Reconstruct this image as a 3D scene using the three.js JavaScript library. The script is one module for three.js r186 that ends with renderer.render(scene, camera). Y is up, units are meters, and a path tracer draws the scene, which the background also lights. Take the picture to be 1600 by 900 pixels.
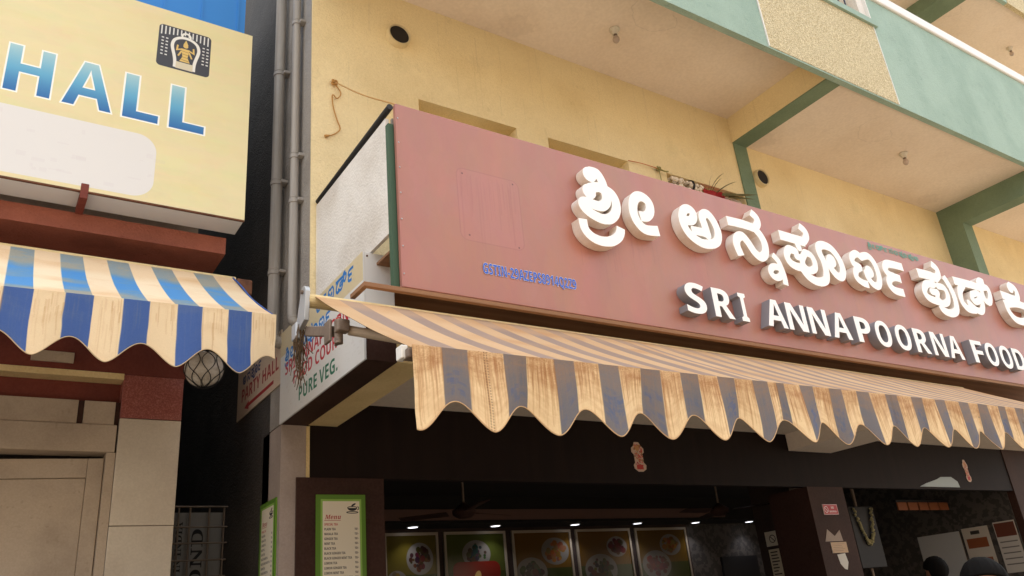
import * as THREE from 'three';
import { mergeGeometries } from 'three/addons/utils/BufferGeometryUtils.js';
import { RoundedBoxGeometry } from 'three/addons/geometries/RoundedBoxGeometry.js';
import { TextGeometry } from 'three/addons/geometries/TextGeometry.js';
import { FontLoader } from 'three/addons/loaders/FontLoader.js';
import { MarchingCubes } from 'three/addons/objects/MarchingCubes.js';

// ---------- camera, sky, sun, exposure ----------
const scene = new THREE.Scene();
const camera = new THREE.PerspectiveCamera(39.45, 16 / 9, 0.05, 300);
camera.matrixAutoUpdate = true;
{
  const m = new THREE.Matrix4().makeBasis(
    new THREE.Vector3(0.83673952, -0.09097433, 0.53999134),
    new THREE.Vector3(-0.14259783, 0.91588373, 0.3752637),
    new THREE.Vector3(-0.52870865, -0.39099956, 0.75338337));
  camera.quaternion.setFromRotationMatrix(m);
  camera.position.set(0, 1.6, 3.6);
}
const renderer = new THREE.WebGLRenderer({ antialias: true });
renderer.toneMapping = THREE.LinearToneMapping;
renderer.toneMappingExposure = 1.85;
renderer.shadowMap.enabled = true;
const SUN = new THREE.Vector3(0.3, 0.85, -0.45).normalize();
{
  // bright hazy sky: pale, brighter towards the sun, slightly darker low down
  const W = 256, H = 128, d = new Float32Array(W * H * 4);
  for (let j = 0; j < H; j++) for (let i = 0; i < W; i++) {
    const el = ((j + 0.5) / H - 0.5) * Math.PI, az = ((i + 0.5) / W - 0.5) * 2 * Math.PI;
    const v = new THREE.Vector3(Math.cos(az) * Math.cos(el), Math.sin(el), Math.sin(az) * Math.cos(el));
    const c = Math.max(0, v.dot(SUN)), up = Math.max(0, v.y);
    const glow = 0.9 * Math.pow(c, 6) + 0.25 * c;
    const base = v.y < 0 ? 0.35 : 0.62 + 0.25 * up;
    const o = (j * W + i) * 4;
    d[o] = (base + glow) * 1.0; d[o + 1] = base * 1.05 + glow * 0.99; d[o + 2] = (base * 1.13 + glow * 0.95); d[o + 3] = 1;
  }
  const t = new THREE.DataTexture(d, W, H, THREE.RGBAFormat, THREE.FloatType);
  t.mapping = THREE.EquirectangularReflectionMapping; t.magFilter = THREE.LinearFilter; t.minFilter = THREE.LinearFilter; t.needsUpdate = true;
  scene.background = t; scene.environment = t;
}
const sun = new THREE.DirectionalLight(0xfff0dc, 4);
sun.position.copy(SUN).multiplyScalar(40).add(new THREE.Vector3(4, 2, 0)); sun.target.position.set(4, 2, 0);
sun.castShadow = true; sun.shadow.radius = 2; sun.shadow.mapSize.set(2048, 2048);
Object.assign(sun.shadow.camera, { left: -15, right: 15, top: 15, bottom: -15, near: 1, far: 90 });
scene.add(sun, sun.target);

// ---------- helpers ----------
let rs = 12345;
const rnd = () => { rs = (Math.imul(rs, 1664525) + 1013904223) >>> 0; return rs / 4294967296; };
const rr = (a, b) => a + (b - a) * rnd();
const used = {};
const numbered = (n) => { const k = (used[n] = (used[n] ?? -1) + 1); return k ? `${n}_${String(k).padStart(3, '0')}` : n; };
function tag(o, label, category, group, kind) {
  if (label) o.userData.label = label; if (category) o.userData.category = category;
  if (group) o.userData.group = group; if (kind) o.userData.kind = kind; return o;
}
function thing(name, label, category, pos = [0, 0, 0], group) {
  const g = new THREE.Group(); g.name = numbered(name); g.position.set(...pos); scene.add(g); return tag(g, label, category, group);
}
function mesh(name, geo, mat, parent = scene, label) {
  if (Array.isArray(geo)) geo = merge(geo);
  const m = new THREE.Mesh(geo, mat); m.name = parent === scene ? numbered(name) : name; m.castShadow = m.receiveShadow = true;
  parent.add(m); if (label) m.userData.label = label; return m;
}
const structure = (name, geo, mat) => { const m = mesh(name, geo, mat); m.userData.kind = 'structure'; return m; };
function merge(list) {
  return mergeGeometries(list.map((g) => {
    g = g.index ? g.toNonIndexed() : g;
    for (const k of Object.keys(g.attributes)) if (!['position', 'normal', 'uv'].includes(k)) g.deleteAttribute(k);
    g.clearGroups(); return g;
  }));
}
// uv in metres from the dominant axis of each face
function muv(g) {
  g = g.index ? g.toNonIndexed() : g; const p = g.attributes.position, n = g.attributes.normal, uv = new Float32Array(p.count * 2);
  for (let i = 0; i < p.count; i += 3) {
    let ax = 0, ay = 0, az = 0;
    for (let k = i; k < i + 3; k++) { ax += Math.abs(n.getX(k)); ay += Math.abs(n.getY(k)); az += Math.abs(n.getZ(k)); }
    for (let k = i; k < i + 3; k++) {
      const x = p.getX(k), y = p.getY(k), z = p.getZ(k);
      const [u, v] = az >= ax && az >= ay ? [x, y] : ax >= ay ? [z, y] : [x, z];
      uv[k * 2] = u; uv[k * 2 + 1] = v;
    }
  }
  g.setAttribute('uv', new THREE.BufferAttribute(uv, 2)); return g;
}
const box = (x0, y0, z0, x1, y1, z1) => muv(new THREE.BoxGeometry(x1 - x0, y1 - y0, z1 - z0).translate((x0 + x1) / 2, (y0 + y1) / 2, (z0 + z1) / 2));
const rbox = (x0, y0, z0, x1, y1, z1, r = 0.006) => muv(new RoundedBoxGeometry(x1 - x0, y1 - y0, z1 - z0, 2, r).translate((x0 + x1) / 2, (y0 + y1) / 2, (z0 + z1) / 2));
const tube = (pts, r, seg = 40, rad = 8) => new THREE.TubeGeometry(new THREE.CatmullRomCurve3(pts.map((p) => new THREE.Vector3(...p))), seg, r, rad, false);
function rod(a, b, r, rad = 12) {
  const A = new THREE.Vector3(...a), B = new THREE.Vector3(...b), d = B.clone().sub(A);
  const g = new THREE.CylinderGeometry(r, r, d.length(), rad);
  g.applyQuaternion(new THREE.Quaternion().setFromUnitVectors(new THREE.Vector3(0, 1, 0), d.clone().normalize()));
  return g.translate((A.x + B.x) / 2, (A.y + B.y) / 2, (A.z + B.z) / 2);
}
// ---------- noise and textures ----------
const hash = (x, y, s) => { let h = Math.imul(x, 374761393) + Math.imul(y, 668265263) + Math.imul(s, 974634777); h = Math.imul(h ^ (h >>> 13), 1274126177); return ((h ^ (h >>> 16)) >>> 0) / 4294967296; };
function vn(x, y, s, px = 1e9, py = px) {
  const xi = Math.floor(x), yi = Math.floor(y), fx = x - xi, fy = y - yi, u = fx * fx * (3 - 2 * fx), v = fy * fy * (3 - 2 * fy);
  const w = (a, n) => ((a % n) + n) % n, x0 = w(xi, px), x1 = w(xi + 1, px), y0 = w(yi, py), y1 = w(yi + 1, py);
  return (hash(x0, y0, s) * (1 - u) + hash(x1, y0, s) * u) * (1 - v) + (hash(x0, y1, s) * (1 - u) + hash(x1, y1, s) * u) * v;
}
const fbm = (x, y, s, p, o = 4) => { let a = 0, k = 0.5, q = 0; for (let i = 0; i < o; i++, x *= 2, y *= 2, p *= 2, k *= 0.5) { a += k * vn(x, y, s + i * 7, p); q += k; } return a / q; };
const clamp = (v, a = 0, b = 1) => Math.min(b, Math.max(a, v));
const lerp3 = (a, b, t) => a.map((v, i) => v + (b[i] - v) * t);
// colour map of size n covering `span` metres; fn(u, v) in 0..1 gives sRGB bytes
function colorTex(n, span, fn, nv = n, spanV = span) {
  const d = new Uint8Array(n * nv * 4);
  for (let j = 0; j < nv; j++) for (let i = 0; i < n; i++) { const c = fn(i / n, j / nv), o = (j * n + i) * 4; d[o] = clamp(c[0], 0, 255); d[o + 1] = clamp(c[1], 0, 255); d[o + 2] = clamp(c[2], 0, 255); d[o + 3] = 255; }
  const t = new THREE.DataTexture(d, n, nv); t.colorSpace = THREE.SRGBColorSpace; t.wrapS = t.wrapT = THREE.RepeatWrapping;
  t.magFilter = THREE.LinearFilter; t.minFilter = THREE.LinearMipmapLinearFilter; t.generateMipmaps = true; t.repeat.set(1 / span, 1 / spanV); t.needsUpdate = true; return t;
}
function grayTex(n, span, fn) { const t = colorTex(n, span, (u, v) => { const g = fn(u, v) * 255; return [g, g, g]; }); t.colorSpace = THREE.NoColorSpace; return t; }
const bumpFine = grayTex(512, 1.2, (u, v) => 0.55 * fbm(u * 12, v * 12, 3, 12, 5) + 0.45 * vn(u * 128, v * 128, 5, 128));
const bumpPebble = grayTex(512, 0.7, (u, v) => { const a = vn(u * 96, v * 96, 8, 96), b = vn(u * 160, v * 160, 9, 160); return clamp(0.25 + 0.9 * (a * 0.65 + b * 0.35 - 0.3)); });
function std(o) { return new THREE.MeshStandardMaterial({ roughness: 0.85, ...o }); }
// mottled paint: base and second colour (sRGB bytes), amount of specks
const paint = (base, alt, seed, span = 2.6, specks = 0.5, n = 512) => colorTex(n, span, (u, v) => {
  const t = clamp((fbm(u * 5, v * 5, seed, 5, 5) - 0.36) * 2.4), f = (vn(u * n / 3, v * n / 3, seed + 3, Math.floor(n / 3)) - 0.5) * 9;
  const sp = fbm(u * 40, v * 40, seed + 5, 40, 2) > 0.79 && vn(u * 7, v * 7, seed + 9, 7) > 0.55 ? specks * 14 * vn(u * 90, v * 90, seed + 13, 90) : 0;
  return lerp3(base, alt, t).map((c) => c + f - sp);
});
// cracks, run marks and patched spots written into a paint map
function weather(t, seed, { cracks = 6, runs = 24, patches = 5 } = {}) {
  const { data: d, width: n } = t.image, at = (x, y, k, add = 0) => { const o = ((((y | 0) % n) + n) % n * n + (((x | 0) % n) + n) % n) * 4; for (let c = 0; c < 3; c++) d[o + c] = clamp(d[o + c] * k + add, 0, 255); };
  let q = seed; const R = () => { q = (Math.imul(q, 1664525) + 1013904223) >>> 0; return q / 4294967296; };
  for (let i = 0; i < patches; i++) { const cx = R() * n, cy = R() * n, rx = 10 + R() * n * 0.05, ry = 8 + R() * n * 0.04, k = 0.975 + R() * 0.04; for (let y = -ry; y < ry; y++) for (let x = -rx; x < rx; x++) if ((x / rx) ** 2 + (y / ry) ** 2 + (vn(x * 0.12 + 50, y * 0.12 + 50, seed + i) - 0.5) * 1.2 < 0.7) at(cx + x, cy + y, k); }
  for (let i = 0; i < runs; i++) { let x = R() * n; const y0 = R() * n, l = 30 + R() * n * 0.22, w = 1 + R() * 3, k = 0.965 + R() * 0.02; for (let y = 0; y < l; y++) { x += (R() - 0.5) * 0.3; for (let e = 0; e < w; e++) at(x + e, y0 - y, k); } }
  for (let i = 0; i < cracks; i++) { let x = R() * n, y = R() * n, a = R() * 6.28; for (let s = 0; s < n * 0.35; s++) { a += (R() - 0.5) * 0.5; x += Math.cos(a); y += Math.sin(a); at(x, y, 0.93); if (R() < 0.006) a += 1; } }
  t.needsUpdate = true; return t;
}
const M = {};
M.yellow = std({ map: paint([238, 219, 174], [224, 202, 154], 11, 3.1, 0.7, 1024), bumpMap: bumpFine, bumpScale: 0.006, roughness: 0.92 });
weather(M.yellow.map, 71, { cracks: 3, runs: 46, patches: 18 });
M.ceiling = std({ map: paint([240, 226, 212], [232, 216, 200], 21, 3.3, 0.35), roughness: 0.95 });
weather(M.ceiling.map, 72, { cracks: 1, runs: 0, patches: 14 });
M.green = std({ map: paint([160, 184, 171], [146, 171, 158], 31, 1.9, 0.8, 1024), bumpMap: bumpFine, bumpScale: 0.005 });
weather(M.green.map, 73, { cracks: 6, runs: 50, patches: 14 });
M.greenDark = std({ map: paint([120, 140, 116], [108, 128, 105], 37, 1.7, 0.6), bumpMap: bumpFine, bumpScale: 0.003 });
M.pebble = std({ map: colorTex(512, 0.7, (u, v) => { const a = vn(u * 96, v * 96, 8, 96) * 0.6 + vn(u * 160, v * 160, 9, 160) * 0.4; return lerp3([170, 150, 108], [238, 226, 190], clamp(a * 1.5 - 0.15)); }), bumpMap: bumpPebble, bumpScale: 0.014 });
M.cement = std({ map: paint([158, 152, 145], [132, 125, 117], 41, 2.2, 0.9), bumpMap: bumpFine, bumpScale: 0.006 });
M.darkGrey = std({ map: paint([74, 68, 63], [58, 53, 49], 43, 2.4, 0.8), bumpMap: bumpFine, bumpScale: 0.006 });  // mottled dark grey wall colour
M.whitewash = std({ map: paint([232, 228, 222], [212, 205, 196], 47, 1.6, 1.0), bumpMap: bumpFine, bumpScale: 0.005 });
M.trimWhite = std({ color: 0xe6e4de, roughness: 0.6 });
M.whiteMetal = std({ color: 0xdedede, roughness: 0.45 });
M.brown = new THREE.MeshPhysicalMaterial({ specularIntensity: 0.35, map: paint([68, 46, 39], [58, 39, 33], 53, 1.8, 0.6), roughness: 0.6 });
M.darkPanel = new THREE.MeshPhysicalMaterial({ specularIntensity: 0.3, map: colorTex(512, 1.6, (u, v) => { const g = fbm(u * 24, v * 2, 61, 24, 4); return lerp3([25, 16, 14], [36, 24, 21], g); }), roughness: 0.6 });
M.beamYellow = std({ map: paint([232, 208, 156], [220, 194, 140], 67, 1.4, 0.9), bumpMap: bumpFine, bumpScale: 0.006 });
M.pillarWhite = std({ map: paint([176, 160, 150], [162, 146, 136], 71, 1.5, 0.5), roughness: 0.7 });
M.black = std({ color: 0x17161a, roughness: 0.6 });
M.wood = std({ map: colorTex(512, 2, (u, v) => { const g = fbm(u * 3, v * 90, 73, 3, 4); return lerp3([126, 90, 63], [160, 118, 84], g); }), roughness: 0.8 });
M.pvc = std({ map: paint([168, 163, 157], [148, 141, 134], 79, 0.5, 0.9), roughness: 0.65 });
M.rust = std({ map: paint([120, 78, 54], [92, 58, 42], 83, 0.3, 1), roughness: 0.85 });
M.galv = new THREE.MeshStandardMaterial({ color: 0xb9bcbf, roughness: 0.42, metalness: 0.55 });
M.castMetal = std({ map: paint([134, 118, 104], [110, 94, 82], 89, 0.3, 1), roughness: 0.55, metalness: 0.3 });
M.redSoffit = std({ map: paint([118, 54, 42], [100, 44, 34], 97, 1.5, 0.8), roughness: 0.8 });
M.redBeam = std({ map: paint([152, 88, 70], [128, 72, 56], 101, 1.1, 1), bumpMap: bumpFine, bumpScale: 0.004 });
M.cream = std({ map: paint([186, 169, 149], [168, 151, 132], 103, 1.2, 1), roughness: 0.75 });
M.tile = new THREE.MeshStandardMaterial({ map: paint([204, 192, 174], [192, 178, 160], 107, 1.3, 0.4), roughness: 0.25 });
M.granite = new THREE.MeshStandardMaterial({ map: colorTex(256, 0.5, (u, v) => { const a = vn(u * 90, v * 90, 109, 90); return lerp3([138, 74, 66], [168, 106, 96], a * a * 1.4); }), roughness: 0.3 });
M.rope = std({ color: 0xb98a4e, roughness: 0.95 });
M.straw = std({ color: 0x8d8552, roughness: 0.95 });
M.glassBulb = new THREE.MeshPhysicalMaterial({ color: 0xd8c8bc, roughness: 0.3, transmission: 0.4, thickness: 0 });
M.socket = std({ color: 0xd9d2c4, roughness: 0.5 });
M.skin = std({ color: 0x8a5a40, roughness: 0.6 });
M.hair = new THREE.MeshPhysicalMaterial({ color: 0x0c0a09, roughness: 0.8, specularIntensity: 0.25 });
M.asphalt = std({ map: paint([172, 158, 138], [154, 140, 122], 113, 3, 0.9), roughness: 0.95 });
M.paving = std({ map: paint([78, 70, 62], [66, 60, 54], 127, 2.7, 0.9), roughness: 0.95 });
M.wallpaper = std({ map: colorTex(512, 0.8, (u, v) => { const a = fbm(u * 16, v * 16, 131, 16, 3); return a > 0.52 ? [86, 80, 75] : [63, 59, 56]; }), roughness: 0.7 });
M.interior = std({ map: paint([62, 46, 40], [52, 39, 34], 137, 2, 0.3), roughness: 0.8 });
M.litSoffit = std({ color: 0x6a4e44, roughness: 0.8 });  // paler brown stands for light falling on the soffit front
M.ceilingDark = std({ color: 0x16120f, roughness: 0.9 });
M.orange = std({ color: 0x9a5a34, roughness: 0.6 });

// canvas texture; draw(ctx, w, h)
function canvasTex(w, h, draw, srgb = true) {
  const c = document.createElement('canvas'); c.width = w; c.height = h; const g = c.getContext('2d'); draw(g, w, h);
  const t = new THREE.CanvasTexture(c); if (srgb) t.colorSpace = THREE.SRGBColorSpace; t.anisotropy = 4; return t;
}
const css = (r, g, b, a = 1) => `rgba(${r | 0},${g | 0},${b | 0},${a})`;
function fitText(g, s, x, y, w, hgt, weight = 'bold', family = 'sans-serif') {   // text with cap height hgt stretched to width w
  const fs = hgt / 0.72; g.font = `${weight} ${fs}px ${family}`; const k = w / g.measureText(s).width;
  g.save(); g.translate(x, y); g.scale(k, 1); g.fillText(s, 0, 0); g.restore(); return [k, fs];
}
// ---------- strokes of the Kannada letters, in metres on the face of the sign ----------
const KANNADA = [
  ['shri', [[0.077,'r',[[3.215,4.406],[3.267,4.404],[3.299,4.356],[3.319,4.295],[3.374,4.268],[3.4,4.209],[3.389,4.137],[3.339,4.076],[3.27,4.051],[3.201,4.06],[3.141,4.085],[3.107,4.118],[3.111,4.145],[3.157,4.154],[3.21,4.145],[3.265,4.149],[3.309,4.184],[3.322,4.231],[3.308,4.278],[3.257,4.294],[3.193,4.272]]],[0.116,'r',[[3.2,4.379]]],[0.114,'r',[[3.175,4.241]]],[0.072,'b',[[3.084,4.015],[3.09,3.949],[3.132,3.901],[3.208,3.879],[3.297,3.891],[3.368,3.934],[3.399,3.979],[3.408,4.016]]]]],
  ['ii', [[0.079,'b',[[3.607,4.148],[3.668,4.158],[3.712,4.208],[3.714,4.276],[3.664,4.311],[3.604,4.299],[3.563,4.241],[3.552,4.153],[3.582,4.085],[3.645,4.048],[3.765,4.062]]]]],
  ['a', [[0.07,'b',[[4.102,4.139],[4.202,4.144],[4.282,4.136]]],[0.075,'r',[[4.263,4.132],[4.251,4.22],[4.243,4.271],[4.272,4.31],[4.319,4.312],[4.365,4.254],[4.384,4.172],[4.352,4.096],[4.272,4.057],[4.179,4.051],[4.085,4.091],[4.037,4.154],[4.028,4.225],[4.057,4.29],[4.102,4.315],[4.145,4.302],[4.15,4.257],[4.118,4.221],[4.066,4.21]]]]],
  ['na', [[0.078,'b',[[4.517,4.306],[4.689,4.311],[4.829,4.301]]],[0.073,'b',[[4.819,4.443],[4.872,4.408],[4.875,4.356],[4.824,4.3]]],[0.078,'b',[[4.592,4.023],[4.568,4.111],[4.595,4.176],[4.656,4.199],[4.707,4.154],[4.757,4.082],[4.82,4.052],[4.882,4.094],[4.903,4.175],[4.88,4.244],[4.824,4.3]]]]],
  ['subna', [[0.058,'b',[[4.969,4.101],[5.02,4.053],[5.044,3.98],[5.051,3.91],[5.046,3.852]]],[0.058,'r',[[5.036,3.957],[4.988,3.91],[4.926,3.904],[4.897,3.942],[4.931,3.986],[4.994,3.996],[5.037,3.968]]]]],
  ['puu', [[0.087,'b',[[5.115,4.304],[5.276,4.302],[5.427,4.299]]],[0.072,'b',[[5.406,4.443],[5.467,4.408],[5.469,4.355],[5.41,4.296]]],[0.065,'r',[[5.317,4.284],[5.333,4.229]]],[0.074,'r',[[5.274,4.183],[5.197,4.19],[5.15,4.132],[5.165,4.073],[5.233,4.046],[5.313,4.048]]],[0.061,'r',[[5.273,4.138],[5.345,4.139]]],[0.065,'r',[[5.399,4.198],[5.467,4.184],[5.494,4.125],[5.471,4.064],[5.397,4.038],[5.342,4.065],[5.335,4.12],[5.399,4.198]]],[0.078,'r',[[5.308,4.036],[5.366,3.976],[5.469,3.95],[5.574,3.976],[5.616,4.042],[5.623,4.148],[5.594,4.237],[5.613,4.297],[5.692,4.318],[5.786,4.296],[5.853,4.213],[5.864,4.119],[5.817,4.05],[5.751,4.056],[5.701,4.115],[5.701,4.174]]],[0.121,'r',[[5.733,4.183]]]]],
  ['nna', [[0.071,'r',[[6.187,4.299],[6.129,4.321],[6.053,4.279],[6.049,4.217],[6.124,4.194]]],[0.07,'b',[[6.143,4.197],[6.056,4.15],[6.039,4.08],[6.104,4.043],[6.188,4.037]]],[0.072,'r',[[6.189,4.303],[6.298,4.329],[6.364,4.279],[6.387,4.184],[6.369,4.095],[6.32,4.044],[6.255,4.055],[6.211,4.106],[6.203,4.147]]],[0.116,'r',[[6.255,4.171]]]]],
  ['repha', [[0.079,'b',[[6.82,4.31],[6.677,4.311],[6.564,4.299],[6.519,4.243],[6.555,4.197],[6.637,4.185]]],[0.078,'b',[[6.727,4.175],[6.635,4.181],[6.547,4.151],[6.519,4.092],[6.574,4.044],[6.715,4.038]]]]],
  ['phu', [[0.095,'b',[[7.05,4.295],[7.246,4.299],[7.365,4.288]]],[0.082,'b',[[7.345,4.439],[7.417,4.397],[7.41,4.331],[7.329,4.273]]],[0.07,'r',[[7.259,4.264],[7.275,4.217]]],[0.079,'r',[[7.251,4.208],[7.15,4.197],[7.075,4.124],[7.098,4.058],[7.213,4.036],[7.29,4.041]]],[0.069,'r',[[7.198,4.127],[7.297,4.133]]],[0.07,'r',[[7.335,4.204],[7.437,4.203],[7.47,4.139],[7.431,4.061],[7.336,4.026],[7.272,4.058],[7.281,4.124]]],[0.081,'b',[[7.272,4.006],[7.307,3.954],[7.43,3.941],[7.539,3.985],[7.579,4.076],[7.576,4.182],[7.54,4.27],[7.5,4.328]]]]],
  ['da', [[0.087,'b',[[7.669,4.317],[7.93,4.321],[8.142,4.317]]],[0.084,'r',[[7.821,4.294],[7.732,4.219],[7.702,4.107],[7.766,4.039],[7.894,4.041]]],[0.071,'r',[[7.952,4.215],[8.061,4.238],[8.06,4.173],[7.966,4.135],[7.922,4.164],[7.952,4.215]]],[0.075,'r',[[8.091,4.233],[8.096,4.137],[8.033,4.05],[7.935,4.044],[7.83,4.102]]],[0.086,'b',[[8.134,4.344],[8.2,4.393],[8.275,4.384]]],[0.074,'r',[[8.19,4.324],[8.302,4.332],[8.309,4.252],[8.254,4.174],[8.184,4.175],[8.161,4.236],[8.179,4.323]]]]],
  ['ko', [[0.083,'r',[[8.829,4.446],[8.909,4.419],[8.918,4.347],[8.855,4.28],[8.768,4.286]]],[0.116,'r',[[8.808,4.414]]],[0.09,'b',[[8.558,4.303],[8.738,4.294],[8.89,4.285]]],[0.09,'b',[[8.552,4.198],[8.787,4.236],[8.945,4.235]]],[0.084,'r',[[8.593,4.204],[8.604,4.121],[8.68,4.048],[8.811,4.037],[8.978,4.074],[9.073,4.146],[9.063,4.222],[8.91,4.235]]],[0.088,'r',[[9.073,4.146],[9.132,4.086],[9.32,4.17],[9.336,4.27],[9.243,4.297]]]]]
];

const strokePath = (g, pts, close) => {   // smooth path through the points
  g.beginPath(); g.moveTo(...pts[0]);
  if (pts.length === 2) g.lineTo(...pts[1]);
  for (let i = 0; i < pts.length - 1 && pts.length > 2; i++) {
    const p0 = pts[Math.max(0, i - 1)], p1 = pts[i], p2 = pts[i + 1], p3 = pts[Math.min(pts.length - 1, i + 2)], k = 1 / 6;
    g.bezierCurveTo(p1[0] + (p2[0] - p0[0]) * k, p1[1] + (p2[1] - p0[1]) * k, p2[0] - (p3[0] - p1[0]) * k, p2[1] - (p3[1] - p1[1]) * k, p2[0], p2[1]);
  }
};
function drawGlyph(g, strokes, map, scale, widen = 1) {
  g.lineJoin = 'round';
  for (const [w, cap, pts] of strokes) {
    const q = pts.map(map);
    if (q.length === 1) { g.beginPath(); g.arc(q[0][0], q[0][1], w * scale / 2 * widen, 0, 7); g.fill(); continue; }
    g.lineCap = cap === 'r' ? 'round' : 'butt'; g.lineWidth = w * scale * widen; strokePath(g, q); g.stroke();
  }
}
// outline of what a canvas holds: marching squares -> closed loops -> shapes with holes
function contourShapes(w, h, draw, toWorld) {
  const c = document.createElement('canvas'); c.width = w; c.height = h; const g = c.getContext('2d'); g.fillStyle = g.strokeStyle = '#fff'; draw(g);
  const a = g.getImageData(0, 0, w, h).data, f = (x, y) => (x < 0 || y < 0 || x >= w || y >= h ? 0 : a[(y * w + x) * 4 + 3] / 255) - 0.5;
  const next = new Map(); // keyed by the grid edge that a segment starts on
  for (let y = -1; y < h; y++) for (let x = -1; x < w; x++) {
    const v = [f(x, y), f(x + 1, y), f(x + 1, y + 1), f(x, y + 1)]; let k = 0; v.forEach((q, i) => { if (q > 0) k |= 1 << i; });
    if (k === 0 || k === 15) continue;
    const e = [[x + v[0] / (v[0] - v[1]), y], [x + 1, y + v[1] / (v[1] - v[2])], [x + v[3] / (v[3] - v[2]), y + 1], [x, y + v[0] / (v[0] - v[3])]];
    const T = { 1: [[3, 0]], 2: [[0, 1]], 3: [[3, 1]], 4: [[1, 2]], 5: [[3, 0], [1, 2]], 6: [[0, 2]], 7: [[3, 2]], 8: [[2, 3]], 9: [[2, 0]], 10: [[0, 1], [2, 3]], 11: [[2, 1]], 12: [[1, 3]], 13: [[1, 0]], 14: [[0, 3]] }[k];
    const id = [(y * 9999 + x) * 2, (y * 9999 + x + 1) * 2 + 1, ((y + 1) * 9999 + x) * 2, (y * 9999 + x) * 2 + 1];
    for (const [s, t] of T) next.set(id[s], [e[s], id[t]]);
  }
  const loops = [];
  while (next.size) {
    let k = next.keys().next().value; const l = [];
    while (next.has(k)) { const [p, q] = next.get(k); next.delete(k); l.push(p); k = q; }
    if (l.length > 12) loops.push(l);
  }
  const simp = (l) => {   // drop points closer than a tolerance to the chord
    const dp = (a, b, out) => {
      let m = 0, im = -1; const [x0, y0] = l[a], [x1, y1] = l[b % l.length], L = Math.hypot(x1 - x0, y1 - y0) || 1e-6;
      for (let i = a + 1; i < b; i++) { const d = Math.abs((l[i][0] - x0) * (y1 - y0) - (l[i][1] - y0) * (x1 - x0)) / L; if (d > m) { m = d; im = i; } }
      if (m > 0.28) { dp(a, im, out); dp(im, b, out); } else out.push(l[a]);
    };
    const o = [], h2 = l.length >> 1; dp(0, h2, o); dp(h2, l.length, o); return o;
  };
  const area = (l) => l.reduce((s, p, i) => { const q = l[(i + 1) % l.length]; return s + p[0] * q[1] - q[0] * p[1]; }, 0) / 2;
  const inside = (p, l) => { let r = false; for (let i = 0, j = l.length - 1; i < l.length; j = i++) if ((l[i][1] > p[1]) !== (l[j][1] > p[1]) && p[0] < ((l[j][0] - l[i][0]) * (p[1] - l[i][1])) / (l[j][1] - l[i][1]) + l[i][0]) r = !r; return r; };
  const S = loops.map(simp).filter((l) => l.length > 2 && Math.abs(area(l)) > 6), depth = S.map((l) => S.filter((m) => m !== l && inside(l[0], m)).length);
  const vec = (l) => l.map((p) => new THREE.Vector2(...toWorld(p[0] + 0.5, p[1] + 0.5)));
  const shapes = [];
  S.forEach((l, i) => { if (depth[i] % 2 === 0) { const s = new THREE.Shape(vec(l)); S.forEach((m, j) => { if (depth[j] === depth[i] + 1 && inside(m[0], l)) s.holes.push(new THREE.Path(vec(m))); }); shapes.push(s); } });
  return shapes;
}
// ================= the setting =================
structure('road', muv(new THREE.PlaneGeometry(240, 240).rotateX(-Math.PI / 2)), M.asphalt);
structure('pavement', box(-12, 0.004, -1.7, 16, 0.13, 1.9), M.paving);

// unseen houses added across the street to block low sky and bounce light
for (const [x0, x1, h, c, l] of [[-14, -5.2, 7.2, [228, 212, 186], 'unseen sand coloured house added across the street'], [-5, 3.6, 8, [234, 224, 204], 'unseen pale plastered house added across the street'], [3.8, 13, 7.4, [226, 204, 176], 'unseen tan plastered house added across the street'], [13.2, 24, 8, [230, 218, 196], 'unseen beige plastered house added across the street']]) {
  const H = thing('added_street_house', l, 'building', [0, 0, 0], 'added houses across the street');
  mesh('upper_wall', box(x0, 3.4, 12, x1, h, 18), std({ map: paint(c, c.map((v) => v - 14), 163, 3, 0.6) }), H); mesh('shop_storey', box(x0, 0, 12.1, x1, 3.4, 18), M.darkGrey, H);  // bright top and dark foot, toned for the light reaching the shopfronts
  for (let x = x0 + 0.3; x < x1 - 2.4; x += 2.7) mesh('roller_shutter', box(x, 0.1, 12.06, x + 2.3, 2.8, 12.1), M.brown, H);
  for (let y = 4.2; y < h - 1.6; y += 3) for (let x = x0 + 0.9; x < x1 - 1.4; x += 2.6) { const w = mesh('window', box(x, y, 11.97, x + 1.1, y + 1.4, 11.998), M.brown, H); mesh('pane', box(x + 0.06, y + 0.06, 11.96, x + 1.04, y + 1.34, 11.969), M.black, w); }
}
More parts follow.
